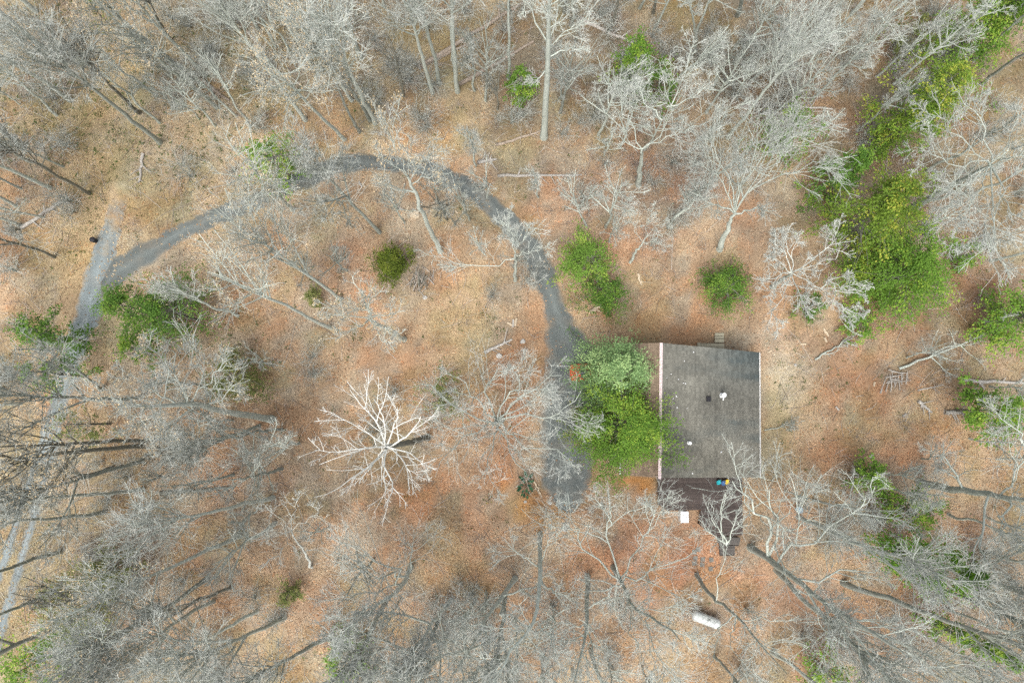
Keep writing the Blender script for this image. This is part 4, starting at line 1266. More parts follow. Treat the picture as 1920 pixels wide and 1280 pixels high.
SHR = [shrub_mesh(800 + i) for i in range(5)]
SHZ = [((270, 10, 420, 130), 8, 'right of the straw path near the top edge'), ((420, 10, 560, 130), 8, 'behind the long tan log at upper left'), ((560, 10, 720, 140), 8, 'left of the white trunks at the top'), ((300, 130, 480, 250), 7, 'below the short tan log at upper left'), ((480, 140, 720, 255), 9, 'just above the driveway bend'),
       ((720, 10, 900, 140), 9, 'among the white trunks at the top'), ((900, 10, 1080, 140), 8, 'around the tall lone tree at the top'), ((1080, 10, 1280, 140), 10, 'behind the white crooked crown at the top'), ((760, 150, 1000, 255), 8, 'between the driveway bend and the white trunks'), ((1040, 140, 1180, 260), 7, 'left of the white crooked crown'),
       ((1290, 20, 1480, 160), 11, 'in the dark brush at the top right'), ((1480, 20, 1680, 160), 11, 'left of the pole trees at the top right'), ((1680, 20, 1900, 280), 8, 'around the golden evergreen'), ((1330, 150, 1640, 290), 14, 'around the level pole bundle at upper right'), ((1060, 260, 1340, 470), 13, 'between the driveway cedar and the fan limbed tree'),
       ((0, 20, 150, 240), 7, 'left of the straw path at the top'), ((0, 240, 150, 460), 6, 'left of the straw path by the dark trunk'), ((270, 290, 520, 420), 6, 'above the left arm of the driveway'), ((120, 830, 340, 1050), 9, 'right of the two track lane'), ((120, 1050, 340, 1270), 9, 'in the lower left corner'), ((340, 850, 560, 1270), 10, 'among the lower left trunks'),
       ((600, 1060, 860, 1270), 9, 'left of the charred trunk'), ((860, 1060, 1120, 1270), 10, 'at the bottom centre'), ((1120, 1130, 1400, 1270), 7, 'below the propane tank'), ((1430, 920, 1660, 1270), 12, 'below the huge sweeping tree'), ((1660, 960, 1910, 1270), 12, 'in the lower right corner'), ((0, 480, 110, 800), 6, 'left of the gravel lane'), ((580, 640, 900, 900), 5, 'in the clearing around the sycamore'), ((900, 520, 1000, 600), 3, 'left of the driveway by the split logs'), ((1700, 350, 1910, 560), 6, 'under the white limbed tree at the right')]
for (x0, y0, x1, y1), nn, zn in SHZ:
    for _ in range(int(nn * .7 + .5)):
        x, y = random.uniform(x0, x1), random.uniform(y0, y1)
        g = G(x, y)
        if any(inside(p, np.array([g.x]), np.array([g.y]))[0] for p in avoid):
            continue
        a, b = random.choice(SHR)
        rt = empty('bare_shrub', (g.x, g.y, hz(g)), random.random() * 6.28)
        rt.scale = (random.uniform(.7, 1.35),) * 3
        so = link('stems', a, M['bark_grey'], rt)
        to = link('twigs', b, M['twig_pale'], so, 'stuff')
        tag(rt, 'leafless brush clump ' + zn, 'shrub', 'leafless brush clumps ' + zn)
# the charred trunk
for t in TREES:
    if (t[1], t[2]) == (805, 1240):
        for ch in t[0].children:
            ch.material_slots[0].material = M['bark_char']

# ------------------------------------------------------------------ evergreens
def evergreen_mesh(name, seed, h, r, shape, nb, per, cols, spray=.17, droop=.12, gap=.0, low=.08):
    """foliage sprays carried on whorled boughs; returns trunk+boughs mesh and foliage mesh"""
    rng = np.random.default_rng(seed)
    z0 = low * h
    t = rng.uniform(0, 1, nb) ** .85
    zb = z0 + t * (h - z0) * .97
    if shape == 'cone':
        rad = r * (1 - t) ** .75 + .12 * r
    elif shape == 'round':
        rad = r * np.sqrt(np.clip(1 - (2 * t * .92 - .75) ** 2 / 1.3, .05, 1))
    else:
        rad = r * (np.sin(np.clip(t * .85 + .18, 0, 1) * np.pi) ** .5) + .1 * r
    rad = rad * rng.uniform(.5, 1.3, nb)
    az = rng.uniform(0, 2 * np.pi, nb)
    lob = 1 + .15 * np.sin(az * 3 + seed) + .10 * np.sin(az * 5 + 2 * seed)
    rad *= lob
    K = 5
    s = np.linspace(0, 1, K)
    rise = rng.uniform(.15, .55, nb) if shape != 'cone' else rng.uniform(-.1, .35, nb)
    B = np.zeros((nb, K, 3))
    B[..., 0] = np.cos(az)[:, None] * rad[:, None] * s
    B[..., 1] = np.sin(az)[:, None] * rad[:, None] * s
    B[..., 2] = zb[:, None] + rad[:, None] * (rise[:, None] * s - droop * 2.2 * s ** 2)
    B[:, 1:, :2] += rng.normal(size=(nb, K - 1, 2)) * .06 * r
    BR = np.maximum(.035 * (rad / r)[:, None] * (1 - .8 * s), .008)
    tk = np.column_stack([np.zeros(8), np.zeros(8), np.linspace(-.3, h * .96, 8)])
    tr = np.linspace(.045 * h ** .85 * .5, .02, 8)
    wood = merge([tubes(tk[None], tr[None], 7), tubes(B, BR, 3)])
    # sprays
    m = nb * per
    bi = rng.integers(0, nb, m)
    u = rng.uniform(.28, 1.06, m) ** .8
    x = np.clip(u, 0, .999) * (K - 1)
    i = np.minimum(x.astype(int), K - 2)
    f = (x - i)[:, None]
    c = B[bi, i] * (1 - f) + B[bi, i + 1] * f
    out = norm(B[bi, i + 1] - B[bi, i])
    off = rng.normal(size=(m, 3)) * np.array([.30, .30, .13]) * (.35 + .5 * u[:, None]) * min(1.4, r / 2.2)
    c = c + off
    d = norm(out * 1.2 + norm(off) * .6 + rng.normal(size=(m, 3)) * .35 + np.array([0, 0, .05]))
    sd = norm(np.cross(d, np.array([0, 0, 1.0]) + rng.normal(size=(m, 3)) * .35))
    L = spray * rng.uniform(.6, 1.5, (m, 1))
    W = L * rng.uniform(.28, .42, (m, 1))
    dr = np.array([0, 0, -.18]) * L
    V = np.stack([c, c + d * L * .5 + sd * W, c + d * L + dr, c + d * L * .5 - sd * W], 1).reshape(-1, 3)
    F = np.arange(m * 4).reshape(-1, 4)
    cl = rng.random(nb)[bi]
    mix = np.clip(cl * .75 + rng.random(m) * .32, 0, 1)[:, None]
    C = np.array(cols[0]) * (1 - mix) + np.array(cols[1]) * mix
    yel = (cl > .72)[:, None] & (rng.random((m, 1)) < .6)
    C = np.where(yel, np.array(cols[2]), C) * rng.uniform(.84, 1.16, (m, 1))
    if gap:
        keep = N1.fbm(c[:, 0] * 3 + seed * 5, c[:, 1] * 3, 1.6) > gap
        kk = np.repeat(keep, 4)
        V, C = V[kk], np.repeat(C, 4, 0)[kk]
        F = np.arange(len(V)).reshape(-1, 4)
    else:
        C = np.repeat(C, 4, 0)
    return raw_mesh(name + '_wood', *wood, None, True), raw_mesh(name + '_fol', V, F, C)


def evergreen(label, px, py, zc, h, r, shape, cols, nb=90, per=80, seed=0, spray=.17, gap=0., name='evergreen_tree', cat='tree', droop=.12, low=.08, tilt=None):
    c = G(px, py, zc)
    mw, mf = evergreen_mesh(name + str(seed), seed, h, r, shape, nb, per, cols, spray, droop, gap, low)
    root = empty(name, (c.x, c.y, hz(c)), 0)
    if tilt:
        root.rotation_euler = tilt
    link('trunk', mw, M['bark_dark'], root)
    link('crown', mf, M['needle'], root, 'stuff')
    tag(root, label, cat, None)
    return root


GRN = [(.085, .18, .024), (.215, .39, .05), (.33, .46, .065)]
BLU = [(.14, .25, .10), (.29, .44, .18), (.37, .51, .22)]
YEL = [(.11, .20, .026), (.27, .39, .05), (.42, .45, .07)]
DRK = [(.06, .14, .022), (.155, .30, .045), (.23, .36, .055)]
OLV = [(.13, .165, .05), (.23, .26, .08), (.30, .31, .11)]
E = evergreen
E('feathery blue green hemlock covering the north west corner of the roof', 1163, 690, 9.5, 13, 3.8, 'cone', BLU, 140, 200, 1, .125, .33)
E('dense bright green evergreen leaning over the ridge of the roof', 1176, 802, 9.0, 12.5, 3.7, 'col', GRN, 170, 230, 2, .12, .31, low=.25)
E('thin low cedar at the driveway edge under the big evergreen', 1098, 810, 1.5, 4.5, 2.6, 'col', OLV, 50, 60, 44, .15, .46)
E('ragged cedar with dead grey branches beside the driveway', 1095, 492, 3, 6.5, 2.4, 'col', [(.10, .19, .03), (.22, .38, .06), (.33, .44, .08)], 64, 100, 3, .15, .38)
E('low spreading cedar at the foot of the ragged one by the driveway', 1132, 548, 1, 2.8, 2.5, 'round', DRK, 60, 80, 4, .14, .42, name='evergreen_shrub', cat='shrub', low=.1)
E('round dark green shrub alone in the leaves north of the house', 1357, 541, 1.8, 3.8, 2.45, 'round', DRK, 90, 90, 5, .13, .40, name='evergreen_shrub', cat='shrub', low=.12)
E('round yellow green shrub alone in the clearing beside the brush pile', 735, 498, 1.5, 3.2, 1.75, 'round', [(.075, .115, .012), (.15, .20, .025), (.20, .24, .035)], 90, 90, 6, .12, .34, name='evergreen_shrub', cat='shrub', low=.12)
E('bright green cedar behind bare twigs at the left of the driveway bend', 512, 298, 5, 8, 2.2, 'col', GRN, 60, 90, 7, .17, .38)
E('small bright green cedar among trunks at the top centre', 976, 158, 2.5, 5, 1.4, 'col', GRN, 50, 70, 8, .15, .33)
E('green cedar behind the white crooked crown at the top', 1192, 122, 5, 8.5, 2.1, 'col', GRN, 60, 80, 9, .17, .38)
E('green cedar right behind white branches near the top', 1236, 160, 4, 7, 1.8, 'col', DRK, 50, 70, 10, .17, .44)
E('largest bright green evergreen to the right of the gnarled white tree', 1708, 502, 6.5, 9, 3.8, 'col', GRN, 150, 150, 11, .16, .34, low=.05)
E('yellowish tipped evergreen above the largest one on the right', 1660, 392, 9, 13, 3.8, 'col', YEL, 130, 130, 12, .17, .40)
E('dark green narrow evergreen left of the yellowish ones', 1597, 310, 7, 10, 2.3, 'cone', DRK, 70, 90, 13, .18, .33)
E('golden green evergreen stretching to the upper right', 1752, 172, 10, 14, 3.2, 'col', YEL, 100, 120, 14, .16, .42)
E('green evergreen below the golden one on the right', 1722, 225, 7, 11, 2.2, 'col', GRN, 60, 80, 15, .16, .46)
E('deep green evergreen filling the upper right corner', 1850, 45, 7, 13, 4.6, 'cone', GRN, 120, 110, 16, .17, .34)
E('pale green cedar veiled by fan shaped bare limbs', 1480, 248, 5, 9, 2.6, 'col', GRN, 60, 60, 17, .17, .46)
E('green shrub at the right edge below the white limbed tree', 1892, 600, 4, 8, 3.0, 'col', GRN, 80, 90, 18, .18, .36)
E('tufted bright green pine at the right edge behind a white limb', 1858, 768, 5, 8.5, 3.0, 'col', GRN, 36, 150, 19, .2, .40)
E('small green cedar in brown leaves near the right edge', 1805, 480, 2, 4.5, 1.6, 'round', GRN, 40, 60, 20, .16, .4)
E('low green shrub under the gnarled white tree, right one', 1610, 600, 1.2, 2.6, 1.9, 'round', GRN, 50, 60, 21, .16, .42, name='evergreen_shrub', cat='shrub')
E('low green shrub under the gnarled white tree, left one', 1515, 575, 1.2, 2.5, 1.4, 'round', DRK, 40, 50, 22, .16, .44, name='evergreen_shrub', cat='shrub')
E('small green cedar right of the house among bare branches', 1622, 890, 3, 6, 1.7, 'col', GRN, 45, 60, 23, .17, .44)
E('pale green cedar between the two bright ones at lower right', 1705, 955, 4, 8, 2.0, 'col', GRN, 50, 60, 24, .17, .44)
E('vivid green tall cedar at the lower right under grey branches', 1752, 1055, 8, 14, 2.4, 'col', [(.06, .15, .012), (.13, .30, .02), (.20, .36, .03)], 80, 100, 25, .17, .36)
E('narrow green cedar nearest the lower right corner', 1822, 1205, 8, 14, 1.7, 'cone', GRN, 60, 70, 26, .17, .40)
E('pale green cedar at the bottom edge right of centre', 1555, 1258, 3, 6, 2.0, 'col', GRN, 45, 60, 27, .17, .45)
E('green cedar with dark gaps just right of the gravel lane', 252, 578, 5, 9, 2.5, 'col', DRK, 70, 90, 28, .15, .38)
E('broad green cedar behind pale leaves right of the gravel lane', 325, 585, 5, 9, 3.1, 'col', DRK, 80, 90, 29, .15, .42)
E('small green cedar lowest of the group right of the lane', 262, 655, 3, 6, 1.6, 'col', GRN, 40, 50, 30, .17, .45)
E('green cedar on the left verge of the gravel lane', 95, 628, 5, 9, 2.1, 'col', DRK, 60, 70, 31, .17, .38)
E('green cedar under grey branches left of the lane', 100, 700, 5, 9, 1.6, 'col', DRK, 50, 60, 32, .15, .44)
E('olive cedar covering part of the two track lane', 160, 795, 4, 8, 1.9, 'col', OLV, 45, 55, 33, .15, .48)
E('olive green loose bush under the leaning pale tree', 442, 706, 2.5, 5, 2.5, 'round', OLV, 60, 70, 34, .16, .36, name='evergreen_shrub', cat='shrub')
E('tiny light green bush in the left clearing', 590, 560, 1, 2.2, 1.0, 'round', OLV, 30, 40, 35, .13, .36, name='evergreen_shrub', cat='shrub')
E('olive cedar below the lane at the lower left', 140, 1135, 5, 9, 3.0, 'col', OLV, 60, 70, 36, .17, .42)
E('green cedar in the lower left corner', 80, 1235, 5, 9, 2.8, 'col', GRN, 60, 70, 37, .17, .42)
E('faint green cedar behind grey limbs at lower left', 205, 1065, 4, 8, 1.8, 'col', OLV, 45, 50, 38, .17, .46)
E('small green bush right of the lower left trunks', 545, 1110, 1.2, 2.6, 1.1, 'round', OLV, 30, 40, 39, .14, .4, name='evergreen_shrub', cat='shrub')
E('bright green cedar at the bottom edge left of the charred trunk', 648, 1238, 2.5, 5.5, 2.0, 'col', GRN, 50, 60, 40, .17, .42)
E('faint olive bush under the limbs of the spreading oak', 832, 745, 2, 4.5, 2.3, 'round', OLV, 50, 55, 41, .15, .47, name='evergreen_shrub', cat='shrub')
E('small olive cedar in the upper left woods by the straw path', 190, 30, 2, 4, 1.6, 'round', OLV, 35, 40, 42, .16, .48, name='evergreen_shrub', cat='shrub')
E('green cedar at the top right beside pole trees', 1700, 60, 3, 6, 2.0, 'col', OLV, 40, 50, 43, .17, .48)

# broad leaved plants
M['hollyleaf'] = attr_mat('glossy_leaf', .45, .1)


def leafy_plant(label, px, py, n, rad, cols, seed, size=.24):
    rng = np.random.default_rng(seed)
    c = G(px, py)
    root = tag(empty('leafy_plant', (c.x, c.y, hz(c))), label, 'plant')
    st = MB()
    for i in range(n):
        a = i * 2.4 + rng.uniform(-.3, .3)
        rr = rad * math.sqrt((i + .5) / n)
        z = .35 + .45 * (1 - rr / rad) + rng.uniform(-.05, .05)
        p = Vector((rr * math.cos(a) * .55, rr * math.sin(a), z))
        st.tube([(0, 0, -.05), tuple(p * .55 + Vector((0, 0, .1))), tuple(p)], .008, 4)
        d = Vector((math.cos(a), math.sin(a), rng.uniform(-.15, .25))).normalized()
        s = Vector((-d.y, d.x, 0)).normalized()
        L = size * rng.uniform(.8, 1.25)
        pts = [p, p + d * L * .3 + s * L * .28, p + d * L * .7 + s * L * .22, p + d * L, p + d * L * .7 - s * L * .22, p + d * L * .3 - s * L * .28]
        mid = p + d * L * .5 + Vector((0, 0, -.03))
        V = np.array([tuple(mid)] + [tuple(q) for q in pts])
        F = np.array([[0, 1 + k, 1 + (k + 1) % 6] for k in range(6)])
        cc = np.array(cols[i % len(cols)])
        link('leaf', raw_mesh('leaf', V, F, np.repeat(cc[None], 7, 0)), M['hollyleaf'], root)
    st.build('stem', M['bark_dark'], root)


leafy_plant('dark green broad leaved plant left of the driveway end', 986, 908, 26, 1.05, [(.014, .06, .028), (.022, .085, .038), (.03, .11, .04)], 1, .40)
leafy_plant('small variegated green plant on the orange soil patch', 917, 934, 10, .5, [(.05, .11, .02), (.25, .24, .04)], 2, .16)

# ------------------------------------------------------------------ labels of the trees raised from shared forms
ORD = ['first', 'second', 'third', 'fourth', 'fifth', 'sixth', 'seventh', 'eighth', 'ninth', 'tenth', 'eleventh', 'twelfth', 'thirteenth', 'fourteenth', 'fifteenth', 'sixteenth', 'seventeenth', 'eighteenth', 'nineteenth', 'twentieth']
ZON = [('left of the straw path', lambda x, y: x < 215 and y < 455), ('left of the gravel lane', lambda x, y: x < 170 and y < 800), ('in the upper left woods', lambda x, y: x < 520 and y < 330), ('above the driveway bend', lambda x, y: x < 760 and y < 275),
       ('along the top centre edge', lambda x, y: x < 1150 and y < 260), ('inside the driveway loop', lambda x, y: x < 1000 and 255 <= y < 700), ('right of the driveway bend', lambda x, y: x < 1340 and y < 480), ('along the top right edge', lambda x, y: x < 1640 and y < 300),
       ('in the upper right corner', lambda x, y: y < 300), ('at the right edge', lambda x, y: x > 1430 and y < 940), ('in the lower right woods', lambda x, y: x > 1425), ('along the bottom centre edge', lambda x, y: x > 600 and y > 900), ('beside the two track lane', lambda x, y: x < 290), ('in the lower left woods', lambda x, y: True)]
KW = dict(tall='tall bare tree', leafy='tree hung with pale leaves', mid='medium bare tree', sap='thin bare sapling', pole='straight slim bare tree')
BW = dict(pale='pale barked', grey='grey barked', dark='dark barked', white='white stemmed')
grp = {}
for t in TREES:
    zn = next(z for z, f in ZON if f(t[1], t[2]))
    grp.setdefault((zn, t[3], t[4]), []).append(t)
for (zn, kd, bk), lst in grp.items():
    lst.sort(key=lambda t: t[1])
    for i, t in enumerate(lst):
        lab = '%s %s %s' % (BW[bk].replace(' barked', '').replace(' stemmed', ''), KW[kd], zn)
        if len(lst) > 1:
            lab += ', %s from the left' % ORD[i]
        if (t[1], t[2]) == (805, 1240):
            lab = 'charred black dead trunk at the bottom edge'
        tag(t[0], lab, 'sapling' if kd == 'sap' else 'tree', 'bare trees of the woods')

# ------------------------------------------------------------------ fallen logs, branches, firewood
def log(label, a, b, r, mat, name='fallen_log', seed=0, stubs=3, cat='log', z=0.0):
    rng = np.random.default_rng(seed + 900)
    A, B = G(*a), G(*b)
    A.z, B.z = hz(A) + r * .7, hz(B) + r * .5 + z
    base = A.copy()
    n = 9
    pts = [A.lerp(B, i / (n - 1)) - base + Vector((rng.normal() * .05, rng.normal() * .05, 0)) for i in range(n)]
    root = tag(empty(name, base), label, cat)
    MB().tube(pts, [r * (1 - .45 * i / (n - 1)) for i in range(n)], 9).build('stem', mat, root, smooth=True)
    d = (B - A).normalized()
    for i in range(stubs):
        p = pts[rng.integers(2, n - 1)]
        sd = Vector((-d.y, d.x, .25)) * (1 if rng.random() < .5 else -1)
        L = rng.uniform(.5, 1.6)
        q = p + (d * rng.uniform(.2, .8) + sd * .7).normalized() * L
        q.z = max(q.z, .03)
        MB().tube([p, p.lerp(q, .5) + Vector((0, 0, .06)), q], [r * .35, r * .25, .012], 6).build('branch', mat, root)


dw, dg = M['deadwood'], M['deadwood_grey']
LOGS = [('long tan fallen log in the upper left woods', (433, 20), (522, 135), .17, dw), ('short tan log below the dark leaning snag', (376, 150), (430, 190), .16, dw), ('dark short log beside the straw path at top left', (313, 112), (366, 170), .2, M['bark_dark']),
        ('long fallen trunk crossing the top centre woods', (785, 130), (985, 3), .20, dw), ('thin fallen pole beside the long trunk at the top', (820, 112), (900, 70), .12, dw), ('fallen trunk lying up to the small top cedar', (862, 160), (1000, 78), .18, dw), ('fallen pale trunk right of the tall lone tree', (1085, 36), (1210, 92), .16, dg),
        ('short pale log right of the driveway bend', (896, 306), (932, 299), .17, dg), ('long thin pole lying level right of the driveway bend', (932, 331), (1090, 329), .13, dg), ('thin fallen stem beside the foot of the tall lone tree', (930, 273), (1015, 247), .13, dw), ('bundle pole lying level in the upper right brush, upper one', (1390, 199), (1560, 203), .13, dg),
        ('bundle pole lying level in the upper right brush, lower one', (1440, 207), (1555, 210), .12, dw), ('grey log lying level at the right edge', (1802, 713), (1925, 717), .16, dg), ('short thick grey log by the tufted pine', (1771, 772), (1812, 773), .18, dg), ('slanting grey log in the lower right corner of the woods', (1610, 1252), (1605, 1243), .1, dg),
        ('white weathered log at the lower left', (232, 1192), (298, 1212), .13, M['cutwood']), ('long grey log left of the lane', (40, 428), (130, 372), .16, dg), ('dark rotting log in the left clearing', (300, 925), (440, 913), .16, M['bark_dark']), ('grey log piece by the firewood left of the driveway', (908, 661), (960, 636), .14, dg),
        ('pale split log under the driveway cedar', (1105, 586), (1130, 570), .20, M['cutwood']), ('upright broken branch piece in leaves above the yard', (1196, 515), (1203, 535), .11, M['cutwood']), ('grey root tangle log in the yard', (1720, 752), (1745, 772), .15, dg), ('thin bare pole across the yard slope', (1720, 731), (1768, 722), .06, dg),
        ('long tan stick beside the driveway end', (1001, 900), (1016, 932), .07, M['cutwood']), ('thin slanting branch above the tufted pine', (1805, 742), (1845, 718), .07, dg), ('grey fallen log in the upper left brush', (270, 290), (262, 345), .13, dg), ('dead leaning stick in the woods at top right', (1710, 100), (1750, 65), .09, dg)]
for i, (lb, a, b, r, m) in enumerate(LOGS):
    if 'corner of the woods' in lb:
        continue
    log(lb, a, b, r * 1.25, m, seed=i, stubs=4 if r > .12 else 1)


def fallen_top(label, a, b, seed, h=2.2, r=.1):
    """a broken tree top lying on the leaves, with its twigs"""
    rng = np.random.default_rng(seed)
    A, B = G(*a), G(*b, h * .35)
    A.z = hz(A) + .15
    base = np.array(A)
    st = np.linspace(0, 1, 12)[:, None] * (np.array(B) - base)[None]
    st[1:, :] += rng.normal(size=(11, 3)) * .06
    R = np.linspace(r, .025, 12)
    L1, R1 = grow(rng, st[None], R[None], 12, (.15, .98), (.5, .9), .34, 9, .14, .0, .6, .3, rmin=.018)
    L1[..., 2] = np.maximum(L1[..., 2], -.05)
    o = dict(n2=5, n3=4, n4=2, l2=.45)
    ms = tree_meshes('top%d' % seed, seed, st, R, L1, R1, o)
    rt = make_tree('fallen_branch', ms, M['bark_pale'], M['twig_pale'], A)
    for ch in rt.children:
        if ch.name.startswith('trunk'):
            ch.name = 'stem'
    tag(rt, label, 'branch')


fallen_top('large broken tree top lying pale in the yard east of the house', (1684, 691), (1885, 614), 701, 2.5, .13)
fallen_top('forked dead branch lying in the yard nearer the house', (1527, 674), (1610, 625), 702, 1.4, .10)
fallen_top('thin dead branch lying along the east wall of the house', (1432, 806), (1510, 790), 703, .8, .05)
fallen_top('grey dead branches across the ragged driveway cedar', (1120, 530), (1105, 455), 704, 3.5, .07)

# brush pile
rng = np.random.default_rng(55)
c = G(790, 525)
bp = tag(empty('brush_pile', (c.x, c.y, hz(c))), 'heap of grey and brown sticks beside the round yellow green shrub', 'brush pile')
for i in range(75):
    a = rng.normal(1.5, .45)
    L = rng.uniform(.7, 1.9)
    x, y = rng.normal() * .55, rng.normal() * .55
    z = max(.05, .55 - .35 * (x * x + y * y)) * rng.uniform(.3, 1.1)
    d = Vector((math.cos(a), math.sin(a), rng.normal() * .15)).normalized()
    p = Vector((x, y, z))
    r = rng.uniform(.018, .05)
    MB().tube([p - d * L / 2, p + Vector((rng.normal() * .04, rng.normal() * .04, .02)), p + d * L / 2], [r, r * .85, r * .6], 6).build('stick', [dw, dg, M['bark_dark']][i % 3], bp)


def firewood(label, px, py, ang, L, r, mat):
    c = G(px, py)
    o = MB()
    for sgn in (0,):
        prof = [(-r, 0), (-r * .55, r * .95), (r * .5, r * 1.05), (r, .1 * r), (r * .3, -r * .2)]
        n = len(prof)
        o.v = [Vector((-L / 2, a, b + r * .2)) for a, b in prof] + [Vector((L / 2, a * .93, b * .95 + r * .2)) for a, b in prof]
        o.f = [list(range(n)), list(range(n, 2 * n))[::-1]] + [[i, n + i, n + (i + 1) % n, (i + 1) % n] for i in range(n)]
    ob = o.build('firewood_log', mat)
    ob.location = (c.x, c.y, hz(c) + .03)
    ob.rotation_euler = (0, 0, ang)
    return tag(ob, label, 'firewood', 'split firewood pieces')


cw = M['cutwood']
FW = [(1545, 620, -1.2, .55, .10, cw, 'pale split firewood piece under the gnarled tree, upper left one'), (1550, 626, -1.2, .5, .09, cw, 'pale split firewood piece under the gnarled tree, middle one'), (1547, 637, -1.1, .5, .10, cw, 'pale split firewood piece under the gnarled tree, lowest one'),
      (1505, 645, .05, .55, .09, cw, 'pale firewood piece lying level east of the house corner'), (1442, 659, .5, .5, .08, cw, 'white split piece right at the north east roof corner'), (1570, 765, -.9, .45, .09, dg, 'grey wood block alone in the middle of the yard'), (1639, 720, 1.3, .45, .1, cw, 'whitish wood chunk left of the stick heap in the yard'),
      (1652, 733, 1.2, .5, .08, dg, 'grey wood chunk below the stick heap'), (1695, 778, .6, .45, .12, dg, 'flat pale stone coloured chunk left of the root tangle'), (962, 606, 1.5, .75, .11, dg, 'grey split log standing out left of the driveway, right one of three'), (967, 604, 1.35, .8, .12, cw, 'split log left of the driveway, middle of three'),
      (956, 607, -.5, .55, .11, cw, 'short split log left of the driveway, left one of three'), (764, 392, 1.2, .6, .12, cw, 'white birch piece left of the pale trunked tree, right one'), (751, 391, -.6, .6, .11, dg, 'white birch piece left of the pale trunked tree, left one'),
      (838, 403, 1.4, .5, .06, cw, 'thin split piece in the small wood heap, first'), (842, 405, 1.35, .5, .06, dg, 'thin split piece in the small wood heap, second'), (846, 403, 1.45, .5, .06, cw, 'thin split piece in the small wood heap, third'), (850, 400, 1.3, .5, .06, dg, 'thin split piece in the small wood heap, fourth'), (856, 398, -.8, .4, .1, cw, 'white cut block right of the small wood heap'),
      (836, 426, 1.1, .5, .05, cw, 'lower pale stick of the small wood heap'), (841, 428, 1.0, .5, .05, cw, 'lower right pale stick of the small wood heap'), (646, 340, .05, .7, .11, cw, 'white cut log beside the driveway bend'), (676, 346, -1.0, .6, .1, dg, 'grey log chunk right of the white cut log'), (683, 349, -.9, .5, .1, cw, 'pale chunk next to the grey log chunk')]
for px, py, a, L, r, m, lb in FW:
    firewood(lb, px, py, a, L, r, m)
# stick heap
c = G(1680, 712)
sh = tag(empty('stick_heap', (c.x, c.y, hz(c))), 'small heap of pale grey sticks in the yard', 'stick heap')
for i in range(22):
    a = rng.choice([0.15, 1.4]) + rng.normal() * .25
    L = rng.uniform(.6, 1.5)
    p = Vector((rng.normal() * .6, rng.normal() * .4, .05 + .012 * i))
    d = Vector((math.cos(a), math.sin(a), 0))
    MB().tube([p - d * L / 2, p, p + d * L / 2], [.045, .04, .03], 6).build('stick', dg, sh)
# cut slab and stones
M['rock'] = noise_mat('rock', (.36, .35, .32), (.60, .58, .54), 5, .95, .5, obj_var=.15)


def rock(label, px, py, s, seed, mat=None, name='rock'):
    rng = np.random.default_rng(seed)
    c = G(px, py)
    o = MB().lathe([(.25, -.1), (.5, 0), (.52, .2), (.38, .42), (.1, .48)], 9)
    for v in o.v:
        v.x *= rng.uniform(.8, 1.2) * s
        v.y *= rng.uniform(.7, 1.1) * s
        v.z *= rng.uniform(.8, 1.1) * s * .8
    ob = o.build(name, mat or M['rock'])
    ob.location = (c.x, c.y, hz(c))
    tag(ob, label, 'rock' if name == 'rock' else 'wood slab')


rock('tan cut stump slab beside the pale trunked tree', 778, 402, 1.0, 1, cw, 'stump_slab')
rock('white stone at the left corner of the driveway end', 1031, 942, .42, 2)
rock('pale grey block below the log left of the driveway', 936, 667, .55, 3)
rock('olive stone near the driveway edge by the split logs', 980, 640, .5, 4)
rock('pale rock group in the leaves below the driveway end', 1058, 990, .6, 5)
rock('white stone on the orange soil by the dark plant', 985, 940, .3, 6)
rock('small white stone on the bare soil beside the house', 1491, 684, .3, 7)
rock('round grey stone in the leaves east of the house', 1634, 855, .5, 8)
rock('grey square stone at the foot of the brush pile', 797, 558, .45, 9)

# ------------------------------------------------------------------ ground cover: leaves, sticks, brush, weeds
rng = np.random.default_rng(21)
NL = 280000
px = rng.uniform(-30, 1950, NL)
py = rng.uniform(-30, 1310, NL)
dd = np.stack([(px - 960) / 1280, (640 - py) / 1280, -np.ones(NL)], -1) @ CM.T
tt = -H / dd[:, 2]
x, y = dd[:, 0] * tt, dd[:, 1] * tt
road = np.zeros(NL, bool)
for p in polys:
    road |= inside(p, x, y)
hpoly = np.array([tuple((hp(s, e, 0) + HO)[:2]) for s, e in ((ov, wall_w), (ov, wall_e), (LEN - ov, wall_e), (LEN - ov, wall_w))])
soil = np.exp(-(((px - 1470) / 42) ** 2 + ((py - 745) / 85) ** 2)) + np.exp(-(((px - 958) / 26) ** 2 + ((py - 925) / 38) ** 2)) + np.exp(-(((px - 1190) / 46) ** 2 + ((py - 905) / 16) ** 2))
straw = np.exp(-(((px - 200) / 70) ** 2 + ((py - 200) / 230) ** 2)) * .6
ri = np.where(road)[0]
edge = np.vstack(polys)
dmin = np.full(NL, 9.0)
for k0 in range(0, len(ri), 4000):
    kk = ri[k0:k0 + 4000]
    dmin[kk] = np.sqrt(((x[kk, None] - edge[None, :, 0]) ** 2 + (y[kk, None] - edge[None, :, 1]) ** 2).min(1))
pr = .03 + .7 * np.exp(-dmin / .3) + np.clip((455 - py) / 90, 0, 1.0) * (px < 250)
pr += .5 * np.exp(-((px - 1066) / 30) ** 2 - ((py - 955) / 14) ** 2)
bare = np.clip((.44 - N3.fbm(x - 5, y + 8, 2.2)) * 7, 0, .8)
keep = (rng.random(NL) > bare) & (~road | (rng.random(NL) < pr)) & ~inside(hpoly, x, y) & (rng.random(NL) > soil * 1.1) & (rng.random(NL) > straw)
x, y, road = x[keep], y[keep], road[keep]
n = len(x)
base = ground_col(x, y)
tone = rng.choice(5, n, p=[.38, .24, .17, .11, .10])
